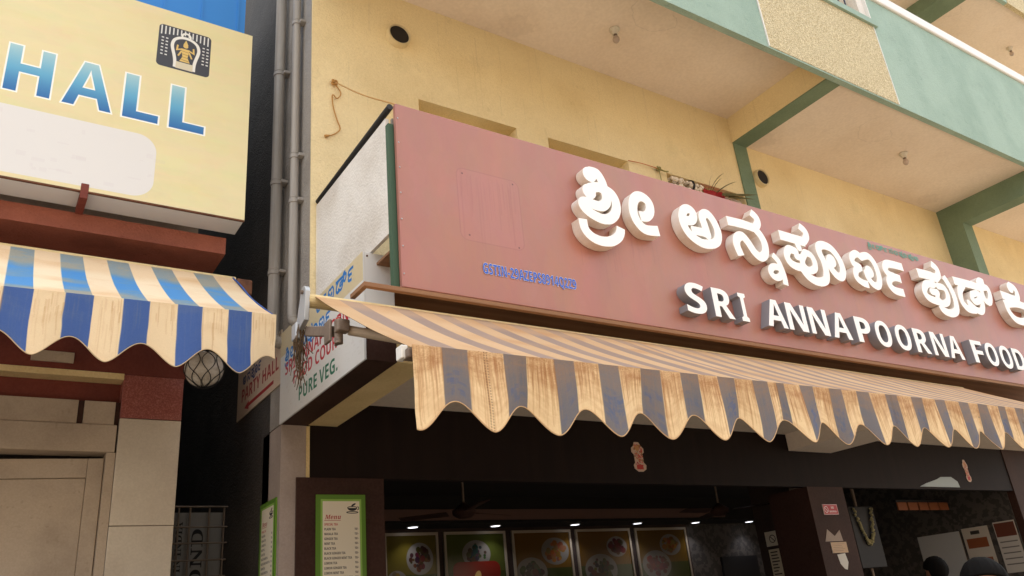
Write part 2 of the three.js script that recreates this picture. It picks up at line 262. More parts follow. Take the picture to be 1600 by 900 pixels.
// ================= the yellow building with the food court =================
const B = thing('apartment_building', 'cream yellow building with sea green balcony above the maroon food court sign', 'building');
{
  const recess = [[2.649, 3.625], [3.968, 4.932], [5.445, 6.592]];
  const s = new THREE.Shape([[1.737, 3.3], [6.612, 3.3], [6.612, 6.72], [1.737, 6.72]].map((p) => new THREE.Vector2(...p)));
  for (const [a, b] of recess) s.holes.push(new THREE.Path([[a, 5.44], [b, 5.44], [b, 5.712], [a, 5.712]].map((p) => new THREE.Vector2(...p))));
  mesh('front_wall', muv(new THREE.ExtrudeGeometry(s, { depth: 0.2, bevelEnabled: false }).translate(0, 0, -1.45)), M.yellow, B);
  for (const [a, b] of recess) mesh('recess_back', box(a - 0.05, 5.4, -1.52, b + 0.05, 5.76, -1.452), M.yellow, B);
  mesh('front_wall', [box(6.612, 3.3, -1.45, 10.72, 6.42, -1.25), box(10.72, 3.3, -1.45, 16, 6.42, -1.251)], M.yellow, B);
  mesh('side_wall', box(1.734, 3.06, -2.05, 1.93, 12, -1.262), M.cement, B);
  mesh('side_wall', box(1.737, 0, -7, 1.93, 12, -2.052), M.darkGrey, B, 'dark grey side wall in the alley');
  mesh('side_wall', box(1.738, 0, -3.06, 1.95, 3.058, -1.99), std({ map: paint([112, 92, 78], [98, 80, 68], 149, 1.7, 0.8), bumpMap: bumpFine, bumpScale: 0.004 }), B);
  // ceilings, beams and columns of the balcony bays
  mesh('balcony_ceiling', box(1.737, 6.72, -1.45, 6.612, 6.9, 0.03), M.ceiling, B);
  mesh('balcony_ceiling', box(6.82, 6.402, -1.45, 10.712, 6.9, 0.03), M.ceiling, B);
  mesh('balcony_ceiling', box(10.95, 6.402, -1.45, 16, 6.9, 0.03), M.ceiling, B);
  mesh('edge_beam', box(1.739, 6.6, -1.249, 1.99, 6.718, 0.028), M.yellow, B);
  mesh('balcony_beam', box(6.612, 6.4, -1.45, 6.82, 6.9, 0.03), M.yellow, B);
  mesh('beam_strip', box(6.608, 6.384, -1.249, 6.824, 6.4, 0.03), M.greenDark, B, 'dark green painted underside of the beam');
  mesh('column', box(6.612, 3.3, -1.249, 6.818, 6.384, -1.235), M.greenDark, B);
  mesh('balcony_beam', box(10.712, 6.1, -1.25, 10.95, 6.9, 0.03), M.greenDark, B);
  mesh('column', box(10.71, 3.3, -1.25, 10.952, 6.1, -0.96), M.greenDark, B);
  // parapet of the first balcony
  mesh('parapet', box(0.9, 6.385, 0.032, 5.648, 7.9, 0.09), M.green, B);
  mesh('pebble_panel', box(5.665, 6.387, 0.034, 7.738, 7.44, 0.096), M.pebble, B, 'cream pebble dash panel between green parapets');
  mesh('panel_trim', box(5.65, 6.386, 0.033, 5.664, 7.44, 0.1), M.trimWhite, B); mesh('panel_trim', box(7.739, 6.386, 0.033, 7.752, 7.9, 0.1), M.trimWhite, B);
  mesh('window_sill', box(5.66, 7.442, 0.02, 7.8, 7.52, 0.125), M.green, B);
  mesh('parapet', box(7.754, 6.385, 0.032, 16, 7.9, 0.09), M.green, B);
  mesh('window_jamb', box(7.6, 7.522, -0.1, 7.738, 8.6, 0.07), M.whitewash, B);
  const bars = std({ color: 0x26304a, roughness: 0.5 });
  for (let i = 0; i < 12; i++) mesh('window_bar', rod([6.0 + i * 0.13, 7.52, 0.03], [6.0 + i * 0.13, 8.6, 0.03], 0.008), bars, B);
  mesh('handrail', [rbox(7.756, 7.903, 0.02, 16, 8.05, 0.12, 0.02)], new THREE.MeshStandardMaterial({ color: 0xe2e0dc, roughness: 0.35 }), B, 'white rail along the top of the green parapet');
  mesh('parapet_lip', box(0.9, 6.366, 0.031, 16, 6.384, 0.092), M.green, B, 'green lip along the foot of the parapet');
  // next storey
  mesh('front_wall', box(1.737, 6.9, -1.46, 16, 9.6, -1.26), M.yellow, B);
  mesh('balcony_ceiling', box(1.737, 9.6, -1.46, 16, 9.8, 0.1), M.ceiling, B);
  mesh('balcony_beam', box(10.71, 9.4, -1.26, 11.1, 9.598, 0.098), M.greenDark, B);
  mesh('parapet', box(0.9, 9.5, 0.102, 11.9, 11, 0.16), M.green, B);
  mesh('pebble_panel', box(11.905, 9.5, 0.102, 13.6, 11, 0.166), M.pebble, B);
  mesh('parapet', box(13.605, 9.5, 0.102, 16, 11, 0.16), M.green, B);
  mesh('light_blocking_roof', box(1.74, 11.9, -7, 16, 12.1, 0.1), M.cement, B);  // unseen cap added to stop light leaking in from above
  mesh('front_wall', box(1.74, 9.8, -1.46, 16, 11.9, -1.26), M.yellow, B);
  // ventilation sleeves
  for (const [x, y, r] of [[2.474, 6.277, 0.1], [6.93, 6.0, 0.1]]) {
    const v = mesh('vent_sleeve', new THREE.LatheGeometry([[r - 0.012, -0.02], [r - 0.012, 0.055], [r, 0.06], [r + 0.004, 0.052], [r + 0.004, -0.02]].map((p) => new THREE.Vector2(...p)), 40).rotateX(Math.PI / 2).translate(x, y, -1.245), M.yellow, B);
    mesh('dark_vent_disc', new THREE.CircleGeometry(r - 0.011, 32).translate(x, y, -1.2), std({ color: 0x1c1512 }), v);  // dark disc stands in for the shaded inside of the sleeve
  }
  // canopy over the shopfront and its end beam
  mesh('canopy', box(2.14, 3.235, -1.83, 12.6, 3.335, -0.36), M.ceiling, B);
  mesh('end_beam', box(1.736, 3.053, -1.8, 1.922, 3.355, -0.34), M.brown, B, 'brown painted end beam');
  mesh('end_beam', box(1.923, 3.057, -1.8, 2.14, 3.355, -0.345), M.beamYellow, B);
  mesh('canopy_beam', box(7.1, 3.06, -1.8, 7.8, 3.24, -0.4), M.ceiling, B);
  // shopfront
  mesh('pillar', box(1.737, 0.1, -2.2, 1.914, 3.052, -1.802), M.pillarWhite, B);
  mesh('pillar_trim', box(1.915, 2.69, -1.9, 1.94, 3.05, -1.8), M.beamYellow, B);
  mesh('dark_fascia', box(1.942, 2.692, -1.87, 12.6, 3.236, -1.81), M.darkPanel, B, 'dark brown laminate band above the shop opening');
  mesh('jamb_panel', box(1.845, 0.1, -1.9, 2.486, 2.69, -1.785), M.brown, B);
  mesh('jamb_panel', box(7.235, 0.1, -2.3, 7.83, 2.69, -1.785), M.brown, B);
  // dining room behind
  mesh('room_floor', box(1.95, 0.1, -5.3, 11.7, 0.4, -1.9), M.cement, B);
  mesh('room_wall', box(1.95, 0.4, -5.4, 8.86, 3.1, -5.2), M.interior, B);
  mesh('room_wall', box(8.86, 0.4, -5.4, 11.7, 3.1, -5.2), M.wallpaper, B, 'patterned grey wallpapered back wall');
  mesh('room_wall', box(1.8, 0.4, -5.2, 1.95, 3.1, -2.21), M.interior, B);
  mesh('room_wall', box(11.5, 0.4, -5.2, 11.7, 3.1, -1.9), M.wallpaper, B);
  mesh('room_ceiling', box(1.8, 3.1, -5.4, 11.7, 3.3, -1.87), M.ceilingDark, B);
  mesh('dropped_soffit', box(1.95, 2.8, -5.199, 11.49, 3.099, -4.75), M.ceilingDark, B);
  mesh('lit_soffit_band', box(1.96, 2.83, -4.749, 9.2, 2.95, -4.73), M.litSoffit, B);  // lit front of the soffit, put into the colour
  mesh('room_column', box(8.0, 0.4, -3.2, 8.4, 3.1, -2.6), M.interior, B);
  mesh('end_wall', box(11.51, 0.1, -1.9, 16, 3.3, -1.8), M.brown, B);
  mesh('doorway', box(9.44, 0.4, -5.199, 10.2, 2.32, -5.16), M.black, B);  // black slab stands in for the unlit opening
}
// ---------- downpipes on the side wall ----------
for (const [z, r, label] of [[-1.83, 0.043, 'thick grey downpipe clamped to the cement side wall'], [-1.45, 0.031, 'thin grey downpipe beside the thicker one']]) {
  const p = thing('downpipe', label, 'pipe', [1.734 - r - 0.022, 3.72, z]);
  const h = 8.2;
  mesh('pipe', [new THREE.CylinderGeometry(r, r, h, 24, 1, true).translate(0, h / 2, 0), tube([[0, 0.01, 0], [0.01, -0.04, 0], [r + 0.04, -0.07, 0]], r, 12, 20)], M.pvc, p);
  for (const y of r > 0.04 ? [0.48, 1.25, 2.3, 3.3] : [0.9, 1.28, 2.55, 3.4]) {
    const c = mesh('clamp', new THREE.CylinderGeometry(r + 0.006, r + 0.006, 0.03, 24).translate(0, y, 0), M.pvc, p);
    mesh('clamp_lug', rbox(r * 0.3, y - 0.012, 0.0, r + 0.022, y + 0.012, r + 0.035, 0.004), M.pvc, c);
    mesh('joint_collar', new THREE.CylinderGeometry(r + 0.003, r + 0.003, 0.008, 24).translate(0, y + 0.03, 0), M.pvc, c);
  }
}
// ---------- bulb holders under the balconies ----------
for (const [x, y, z, label] of [[4.476, 6.72, -0.681, 'bare bulb on the balcony ceiling of the bay with wall recesses'], [8.758, 6.402, -0.506, 'bare bulb on the balcony ceiling between the two green columns'], [13.205, 9.6, -0.436, 'bare bulb on the topmost balcony ceiling']]) {
  const l = thing('bulb_holder', label, 'bulb', [x, y, z], 'bare bulbs under the balconies');
  mesh('holder', new THREE.LatheGeometry([[0.0, 0], [0.05, 0], [0.05, -0.012], [0.032, -0.022], [0.03, -0.06], [0.024, -0.062], [0.0, -0.062]].map((p) => new THREE.Vector2(...p)), 24), M.socket, l);
  mesh('cap', new THREE.CylinderGeometry(0.018, 0.018, 0.03, 16).translate(0, -0.075, 0), M.castMetal, l);
  mesh('bulb', new THREE.SphereGeometry(0.034, 20, 14).scale(1, 1.2, 1).translate(0, -0.12, 0), M.glassBulb, l);
}
// ---------- the maroon sign ----------
const X0 = 1.806, X1 = 10.2, Y0 = 3.364, Y1 = 4.57;
const sign = thing('shop_sign', 'long maroon sign panel with raised white letters over the striped awning', 'sign', [0, 0, 0]);
{
  const W = 2048, H = 300, px = W / (X1 - X0), P = (x, y) => [(x - X0) * px, (Y1 - y) * H / (Y1 - Y0)];
  const map = canvasTex(W, H, (g) => {
    g.fillStyle = css(169, 110, 99); g.fillRect(0, 0, W, H);
    for (let i = 0; i < 2600; i++) { const x = rnd() * W, y = rnd() * H, r = rr(8, 60); g.fillStyle = css(rr(158, 194), rr(102, 136), rr(92, 126), 0.05); g.beginPath(); g.ellipse(x, y, r * 0.5, r, 0, 0, 7); g.fill(); }
    
    // rain streaks that run down from the letters
    for (let i = 0; i < 150; i++) { const gl = KANNADA[(rnd() * KANNADA.length) | 0][1], st = gl[(rnd() * gl.length) | 0][2], q = st[(rnd() * st.length) | 0]; const [x, y] = P(q[0] + rr(-0.03, 0.03), q[1] - 0.04); g.fillStyle = css(120, 70, 64, rr(0.04, 0.16)); g.fillRect(x, y, rr(0.7, 1.6), rr(20, 110)); }
    // ghost of a removed rounded poster with glue runs
    const [ax, ay] = P(2.2, 4.225), [bx, by] = P(2.65, 3.735);
    g.strokeStyle = css(140, 84, 80, 0.4); g.lineWidth = 1.6; g.beginPath(); g.roundRect(ax, ay, bx - ax, by - ay, 12); g.stroke(); g.fillStyle = css(180, 118, 112, 0.4); g.fill();
    for (let i = 0; i < 70; i++) { const x = rr(ax + 2, bx - 2); g.fillStyle = css(146, 86, 82, rr(0.05, 0.2)); g.fillRect(x, ay + rr(0, 30), rr(0.6, 1.6), rr(20, by - ay + 8)); }
    for (const [x, y] of [[2.24, 4.19], [2.61, 4.2], [2.26, 3.77], [2.61, 3.75]]) { g.fillStyle = css(60, 30, 30, 0.9); g.beginPath(); g.arc(...P(x, y), 1.2, 0, 7); g.fill(); }
  });
  const pg = new THREE.PlaneGeometry(1, 1); pg.dispose();
  const face = new RoundedBoxGeometry(X1 - X0, Y1 - Y0, 0.035, 2, 0.006).translate((X0 + X1) / 2, (Y0 + Y1) / 2, -0.0175);
  { const p = face.attributes.position, uv = face.attributes.uv; for (let i = 0; i < p.count; i++) uv.setXY(i, (p.getX(i) - X0) / (X1 - X0), (p.getY(i) - Y0) / (Y1 - Y0)); }
  mesh('panel', face, new THREE.MeshPhysicalMaterial({ map, roughness: 0.42, clearcoat: 0.25, clearcoatRoughness: 0.3 }), sign);
  for (let i = 0; i < 7; i++) mesh('rivet', new THREE.SphereGeometry(0.005, 8, 6).translate(X0 + 0.012, Y0 + 0.08 + i * 0.17, 0.001), M.galv, sign);
  mesh('frame_post', box(1.772, 3.366, -0.075, 1.808, 4.44, -0.037), std({ color: 0x3c5a45, roughness: 0.6 }), sign, 'green post behind the panel edge');
  mesh('side_panel', box(1.775, 3.722, -1.245, 1.797, 4.5, -0.077), M.whitewash, sign, 'white sheet closing the end of the sign box');
  mesh('top_edging', [rod([1.786, 4.53, -1.235], [1.792, 4.565, -0.04], 0.02)], M.black, sign, 'black tube along the top of the end sheet');
  mesh('shelf_plank', box(1.57, 3.322, -0.002, 10.2, 3.346, 0.03), M.wood, sign, 'weathered plank along the foot of the sign');
  mesh('shelf_plank', box(1.57, 3.322, -0.16, 1.596, 3.346, -0.004), M.wood, sign); mesh('gap_darkening_board', box(1.81, 3.64, -0.6, 10.2, 3.655, -0.037), M.wood, sign); mesh('gap_darkening_board', box(1.81, 3.336, -0.615, 10.2, 3.655, -0.601), M.wood, sign);  // base boards added to block the sky and keep this gap dark
  mesh('back_panel', box(1.81, 3.66, -0.08, X1, 4.5, -0.06), M.cement, sign);
  // raised Kannada letters
  const capW = std({ color: 0xffffff, roughness: 0.5 }), sideW = std({ map: paint([240, 234, 226], [226, 212, 196], 151, 0.4, 1), roughness: 0.7 });
  for (const [, strokes] of KANNADA) {
    const xs = strokes.flatMap((s) => s[2].map((p) => p[0])), ys = strokes.flatMap((s) => s[2].map((p) => p[1]));
    const x0 = Math.min(...xs) - 0.1, y1 = Math.max(...ys) + 0.1, k = 420, w = Math.ceil((Math.max(...xs) + 0.1 - x0) * k), h = Math.ceil((y1 - Math.min(...ys) + 0.1) * k);
    const shapes = contourShapes(w, h, (g) => drawGlyph(g, strokes, ([x, y]) => [(x - x0) * k, (y1 - y) * k], k), (x, y) => [x0 + x / k, y1 - y / k]);
    const geo = new THREE.ExtrudeGeometry(shapes, { depth: 0.076, bevelEnabled: false }).translate(0, 0, 0.004);
    mesh('kannada_letter', geo, [capW, sideW], sign);
  }
  // raised roman letters with grey returns
  const font = await new FontLoader().loadAsync('fonts/droid/droid_sans_bold.typeface.json');
  const grey = std({ color: 0x8e9097, roughness: 0.5, metalness: 0.1 });
  const L = [['S', 3.905, 4.1], ['R', 4.175, 4.375], ['I', 4.447, 4.525], ['A', 4.725, 4.95], ['N', 4.965, 5.19], ['N', 5.228, 5.455], ['A', 5.5, 5.74], ['P', 5.82, 6.02], ['O', 6.085, 6.3], ['O', 6.37, 6.585], ['R', 6.65, 6.865], ['N', 6.915, 7.14], ['A', 7.175, 7.405], ['F', 7.585, 7.78], ['O', 7.825, 8.035], ['O', 8.09, 8.3], ['D', 8.345, 8.55]];
  for (const [c, a, b] of L) {
    const g = new TextGeometry(c, { font, size: 1, depth: 0.074, curveSegments: 10, bevelEnabled: true, bevelSize: 0.004, bevelThickness: 0.003, bevelSegments: 1 });
    g.computeBoundingBox(); const q = g.boundingBox, round = 'SO'.includes(c) ? 0.006 : 0;
    g.translate(-q.min.x, -q.min.y, 0).scale((b - a) / (q.max.x - q.min.x), (0.222 + round * 2) / (q.max.y - q.min.y), 1).translate(a, 3.478 - round, 0.004);
    mesh('letter', g, [capW, grey], sign);
  }
  // printed tax number, blue with a white edge
  const decal = (name, w, h, x, y, z, draw, o = {}) => {
    const t = canvasTex(w, h, (g) => { g.fillStyle = o.back ?? '#fff'; g.fillRect(0, 0, w, h); draw(g, w, h, false); });
    const a = canvasTex(w, h, (g) => { g.fillStyle = '#000'; g.fillRect(0, 0, w, h); draw(g, w, h, true); }, false);
    const m = std({ map: t, alphaMap: a, transparent: true, roughness: 0.5 });
    return mesh(name, new THREE.PlaneGeometry(x[1] - x[0], y[1] - y[0]).translate((x[0] + x[1]) / 2, (y[0] + y[1]) / 2, z), m, sign);
  };
  decal('printed_number', 1024, 128, [2.32, 3.03], [3.518, 3.614], 0.004, (g, w, h, mask) => {
    g.lineJoin = 'round'; g.lineWidth = 3; g.strokeStyle = '#fff'; g.fillStyle = mask ? '#fff' : css(36, 88, 200);
    const fs = 92 / 0.72; g.font = `bold ${fs}px sans-serif`; const s = 'GSTIN-29AZEPS8914Q2Z9', k = (w - 24) / g.measureText(s).width;
    g.save(); g.translate(12, h * 0.86); g.scale(k, 1); g.strokeText(s, 0, 0); g.fillText(s, 0, 0); g.restore();
  });
  decal('printed_line', 1024, 128, [6.47, 7.36], [4.46, 4.55], 0.004, (g, w, h, mask) => {
    g.fillStyle = g.strokeStyle = mask ? '#fff' : css(72, 150, 128); const seq = [0, 1, 9, 7, 3, 6, 5, 8, 2, 3, 10, 6, 4]; let x = 20;
    for (const i of seq) { const st = KANNADA[i][1], xs = st.flatMap((s) => s[2].map((p) => p[0])), x0 = Math.min(...xs), k = 190; drawGlyph(g, st, ([a, b]) => [x + (a - x0) * k, 100 - (b - 3.95) * k], k, 0.8); x += (Math.max(...xs) - x0) * k + 24; if (x > w - 60) break; }
  });
}
// ---------- boards on the alley side (facing -x): texture u runs along +z ----------
const kanRow = (g, seq, x, base, k, widen = 1) => { for (const i of seq) { const st = KANNADA[i][1], xs = st.flatMap((s) => s[2].map((p) => p[0])), x0 = Math.min(...xs); drawGlyph(g, st, ([a, b]) => [x + (a - x0) * k, base - (b - 3.95) * k], k, widen); x += (Math.max(...xs) - x0) * k + 0.14 * k; } return x; };
function sideBoard(z0, z1, y0, y1, x0, x1, tex, edge) {
  const g = new THREE.BoxGeometry(x1 - x0, y1 - y0, z1 - z0).translate((x0 + x1) / 2, (y0 + y1) / 2, (z0 + z1) / 2);
  const face = std({ map: tex, roughness: 0.45 });
  return [g, [edge, face, edge, edge, edge, edge]];
}
{
  const W = 1024, H = 464, S = W / 1.47, P = (z, y) => [(z + 1.8) * S, (3.716 - y) * S];
  const tex = canvasTex(W, H, (g) => {
    g.fillStyle = css(226, 224, 220); g.fillRect(0, 0, W, H);
    g.fillStyle = css(216, 200, 164); g.fillRect(0, 0, W, 128);
    for (let i = 0; i < 500; i++) { g.fillStyle = css(120, 100, 80, rr(0.02, 0.06)); g.fillRect(rnd() * W, rnd() * H, rr(1, 30), rr(1, 12)); }
    g.fillStyle = g.strokeStyle = css(30, 120, 200); kanRow(g, [1, 7, 6, 9, 7], 0.72 * S, 92, 180, 0.9); kanRow(g, [0, 1, 2, 3, 5, 6, 7], 0.1 * S, 186, 170, 0.9);
    g.fillStyle = css(190, 40, 52);
    fitText(g, 'SRI ANNAPOORNA', ...P(-1.7, 3.37), 1.25 * S, 0.088 * S); fitText(g, 'FOOD COURT', ...P(-1.53, 3.258), 0.87 * S, 0.09 * S);
    g.fillStyle = css(20, 110, 78); fitText(g, 'PURE VEG.', ...P(-1.42, 3.112), 0.7 * S, 0.092 * S);
  });
  const s = thing('side_sign', 'white board with red food court lettering and green PURE VEG. line', 'sign');
  const [g, m] = sideBoard(-1.8, -0.332, 3.05, 3.716, 1.722, 1.733, tex, M.whiteMetal);
  mesh('face', g, m, s); mesh('casing', rbox(1.7335, 3.358, -1.24, 1.92, 3.714, -0.334, 0.004), M.whiteMetal, s);
  for (const x of [1.75, 1.9]) mesh('screw', new THREE.SphereGeometry(0.006, 8, 6).translate(x, 3.69, -0.332), M.rust, s);
}
{
  const W = 1024, S = W / 1.1, H = Math.round(0.41 * S), P = (z, y) => [(z + 2.9) * S, (3.755 - y) * S];
  const tex = canvasTex(W, H, (g) => {
    g.fillStyle = css(214, 190, 164); g.fillRect(0, 0, W, H);
    for (let i = 0; i < 400; i++) { g.fillStyle = css(110, 84, 66, rr(0.02, 0.08)); g.fillRect(rnd() * W, rnd() * H, rr(1, 30), rr(1, 14)); }
    g.fillStyle = g.strokeStyle = css(44, 60, 110); kanRow(g, [2, 3, 5, 7], 0.15 * S, 150, 200);
    g.fillStyle = css(168, 40, 40); fitText(g, 'PARTY HALL', ...P(-2.79, 3.47), 0.95 * S, 0.105 * S);
    const [ax, ay] = P(-2.69, 3.405); g.fillRect(ax + 50, ay - 14, 0.68 * S, 26); g.beginPath(); g.moveTo(ax, ay); g.lineTo(ax + 110, ay - 34); g.lineTo(ax + 110, ay + 34); g.fill();
  });
  const [g, m] = sideBoard(-2.9, -1.805, 3.345, 3.755, 1.724, 1.7345, tex, M.cream);
  tag(mesh('direction_board', g, m), 'beige PARTY HALL board with red arrow on the alley wall', 'sign');
}
const menuTex = canvasTex(512, 1400, (g, W, H) => {
  g.fillStyle = css(96, 138, 48); g.fillRect(0, 0, W, H); g.fillStyle = css(150, 190, 90); g.fillRect(44, 44, W - 88, H - 88); g.fillStyle = css(236, 226, 204); g.fillRect(64, 64, W - 128, H - 128);
  g.fillStyle = g.strokeStyle = css(26, 26, 34); g.lineWidth = 7; g.beginPath(); g.ellipse(372, 130, 50, 28, 0, 0, Math.PI); g.fill(); g.beginPath(); g.ellipse(372, 128, 50, 12, 0, 0, 7); g.stroke(); g.beginPath(); g.arc(424, 132, 16, -1.4, 1.6); g.stroke(); g.beginPath(); g.ellipse(372, 172, 60, 8, 0, 0, 7); g.stroke(); g.beginPath(); g.ellipse(385, 98, 26, 9, -0.5, 0, 7); g.fill();
  g.fillStyle = css(176, 40, 34); g.font = 'italic bold 58px serif'; g.fillText('Menu', 84, 236); g.fillRect(80, 246, 170, 4);
  const rows = [['SPECIAL TEA', ''], ['PLAIN TEA', '10/-'], ['MASALA TEA', '15/-'], ['GINGER TEA', '10/-'], ['MINT TEA', '10/-'], ['BLACK TEA', '10/-'], ['BLACK GINGER TEA', '10/-'], ['BLACK GINGER MINT TEA', '10/-'], ['LEMON TEA', '10/-'], ['LEMON GINGER TEA', '10/-'], ['LEMON MINT TEA', '10/-'], ['LEMON GINGER MINT TEA', '10/-'], ['LEMON HONEY TEA', '15/-']];
  rows.forEach(([a, b], i) => { g.fillStyle = i ? css(38, 32, 30) : css(186, 52, 40); g.font = 'bold 30px sans-serif'; const y = 296 + i * 45, w = g.measureText(a).width; g.save(); g.translate(80, y); g.scale(Math.min(0.78, 290 / w), 1); g.fillText(a, 0, 0); g.restore(); g.save(); g.translate(392, y); g.scale(0.75, 1); g.fillText(b, 0, 0); g.restore(); });
});
{
  const a = new THREE.BoxGeometry(0.356, 0.975, 0.012).translate(2.157, 2.085, -1.777), e = std({ color: 0x6b9a2c });
  tag(mesh('menu_board', a, [e, e, e, e, std({ map: menuTex, roughness: 0.4 }), e]), 'green bordered tea menu on the brown shopfront panel', 'menu', 'green bordered tea menus');
  const [g, m] = sideBoard(-2.19, -1.848, 1.63, 2.567, 1.725, 1.7365, menuTex, e);
  tag(mesh('menu_board', g, m), 'green bordered tea menu on the alley wall beside the white pillar', 'menu', 'green bordered tea menus');
}
// ---------- awnings ----------
// fabric cloth textures: stripes are printed, dust and brown run marks lie on them, the main top band adds shade
function stripeTex(W, H, x0, x1, bounds, o) {
  return canvasTex(W, H, (g) => {
    const k = W / (x1 - x0);
    for (let i = 0; i < bounds.length - 1; i++) { const c = i % 2 ? o.dark : o.light; const dv = rr(-4, 4); g.fillStyle = css(...c.map((v) => v + dv)); g.fillRect((bounds[i] - x0) * k, 0, (bounds[i + 1] - bounds[i]) * k + 1, H); }
    const im = g.getImageData(0, 0, W, H), d = im.data;
    for (let y = 0; y < H; y++) for (let x = 0; x < W; x++) {
      const q = (y * W + x) * 4, light = d[q] > (o.light[0] + o.dark[0]) / 2;
      const streak = Math.pow(vn(x * o.streakX, y * 0.004, 201), 4) * vn(x * 0.03, y * 0.008, 203), hem = o.hem ? clamp(1.15 - y / H * 2.6 + (fbm(x * 0.05, y * 0.05, 221, 1e6, 3) - 0.5) * 1.4) * (0.35 + 0.65 * hash(x >> 1, y >> 1, 223)) : 0;
      const blot = clamp((fbm(x * o.blot, y * o.blot * 1.4, 207, 1e6, 4) - 0.42) * 2.6), grain = (hash(x, y, 209) - 0.5) * 10;
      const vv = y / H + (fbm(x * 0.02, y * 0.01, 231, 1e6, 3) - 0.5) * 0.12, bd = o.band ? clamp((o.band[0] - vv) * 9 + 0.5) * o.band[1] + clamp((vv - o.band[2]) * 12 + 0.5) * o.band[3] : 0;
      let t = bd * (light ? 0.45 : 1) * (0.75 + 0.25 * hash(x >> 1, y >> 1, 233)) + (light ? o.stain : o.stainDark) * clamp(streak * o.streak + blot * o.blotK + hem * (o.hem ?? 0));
      const c = lerp3([d[q], d[q + 1], d[q + 2]], light ? o.brown : o.dust, clamp(t));
      d[q] = clamp(c[0] + grain, 0, 255); d[q + 1] = clamp(c[1] + grain, 0, 255); d[q + 2] = clamp(c[2] + grain, 0, 255);
    }
    g.putImageData(im, 0, 0);
    // rain runs of dirt, each with its own start and length; worn blue patches on the dark stripes
    for (let i = 0; i < (o.drips ?? 0); i++) { const x = rnd() * W, y = rnd() * rnd() * H * 0.5, l = H * (0.15 + 0.8 * rnd() * rnd()), a = rr(0.06, 0.34); const gx = g.getImageData(x | 0, Math.min(H - 1, y | 0), 1, 1).data[0], on = gx > (o.light[0] + o.dark[0]) / 2 - 30; g.fillStyle = css(...(on ? o.brown : o.dust), on ? a : a * 0.6); g.fillRect(x, y, rr(0.7, 2.2), l); g.fillRect(x + 0.3, y + l, 0.8, l * 0.2); }
    for (let i = 0; i < (o.patches ?? 0); i++) { const q = 1 + 2 * ((rnd() * (bounds.length / 2 - 1)) | 0), x = (bounds[q] - x0) * k, w = (bounds[q + 1] - bounds[q]) * k; g.fillStyle = css(74, 92, 142, rr(0.1, 0.3)); for (let m = 0; m < 10; m++) g.fillRect(x + rnd() * w * 0.8, H * rr(0.35, 0.85), rr(2, w * 0.3), rr(6, 34)); }
    for (const s of o.seams ?? []) { g.strokeStyle = css(96, 70, 50, 0.7); g.setLineDash([5, 4]); g.lineWidth = 1.4; for (const e of [-2, 2]) { g.beginPath(); g.moveTo((s - x0) * k + e, 0); g.lineTo((s - x0) * k + e, H); g.stroke(); } g.setLineDash([]); }
  });
}
// cloth grid with thickness; f(s, t) gives the point, s across and t down
function cloth(ns, nt, f, thick) {
  const P = [], uv = [], idx = [], n = (ns + 1) * (nt + 1);
  for (const side of [0, 1]) for (let j = 0; j <= nt; j++) for (let i = 0; i <= ns; i++) { const p = f(i / ns, j / nt); P.push(p[0], p[1] - side * thick[0], p[2] - side * thick[1]); uv.push(i / ns, 1 - j / nt); }
  for (let j = 0; j < nt; j++) for (let i = 0; i < ns; i++) { const a = j * (ns + 1) + i, b = a + 1, c = a + ns + 1, d = c + 1; idx.push(a, c, b, b, c, d, n + a, n + b, n + c, n + b, n + d, n + c); }
  for (let i = 0; i < ns; i++) { const a = nt * (ns + 1) + i; idx.push(a, n + a, a + 1, a + 1, n + a, n + a + 1); }
  for (let j = 0; j < nt; j++) for (const e of [0, ns]) { const a = j * (ns + 1) + e, b = a + ns + 1; e ? idx.push(a, b, n + a, b, n + b, n + a) : idx.push(a, n + a, b, b, n + a, n + b); }
  const g = new THREE.BufferGeometry(); g.setAttribute('position', new THREE.Float32BufferAttribute(P, 3)); g.setAttribute('uv', new THREE.Float32BufferAttribute(uv, 2)); g.setIndex(idx); g.computeVertexNormals(); return g;
}
function valanceY(x, o) { const ph = ((x - o.point) / 0.3207) * Math.PI; return o.bottom(x) + o.rise * Math.pow(Math.sin(ph) ** 2, 0.85); }
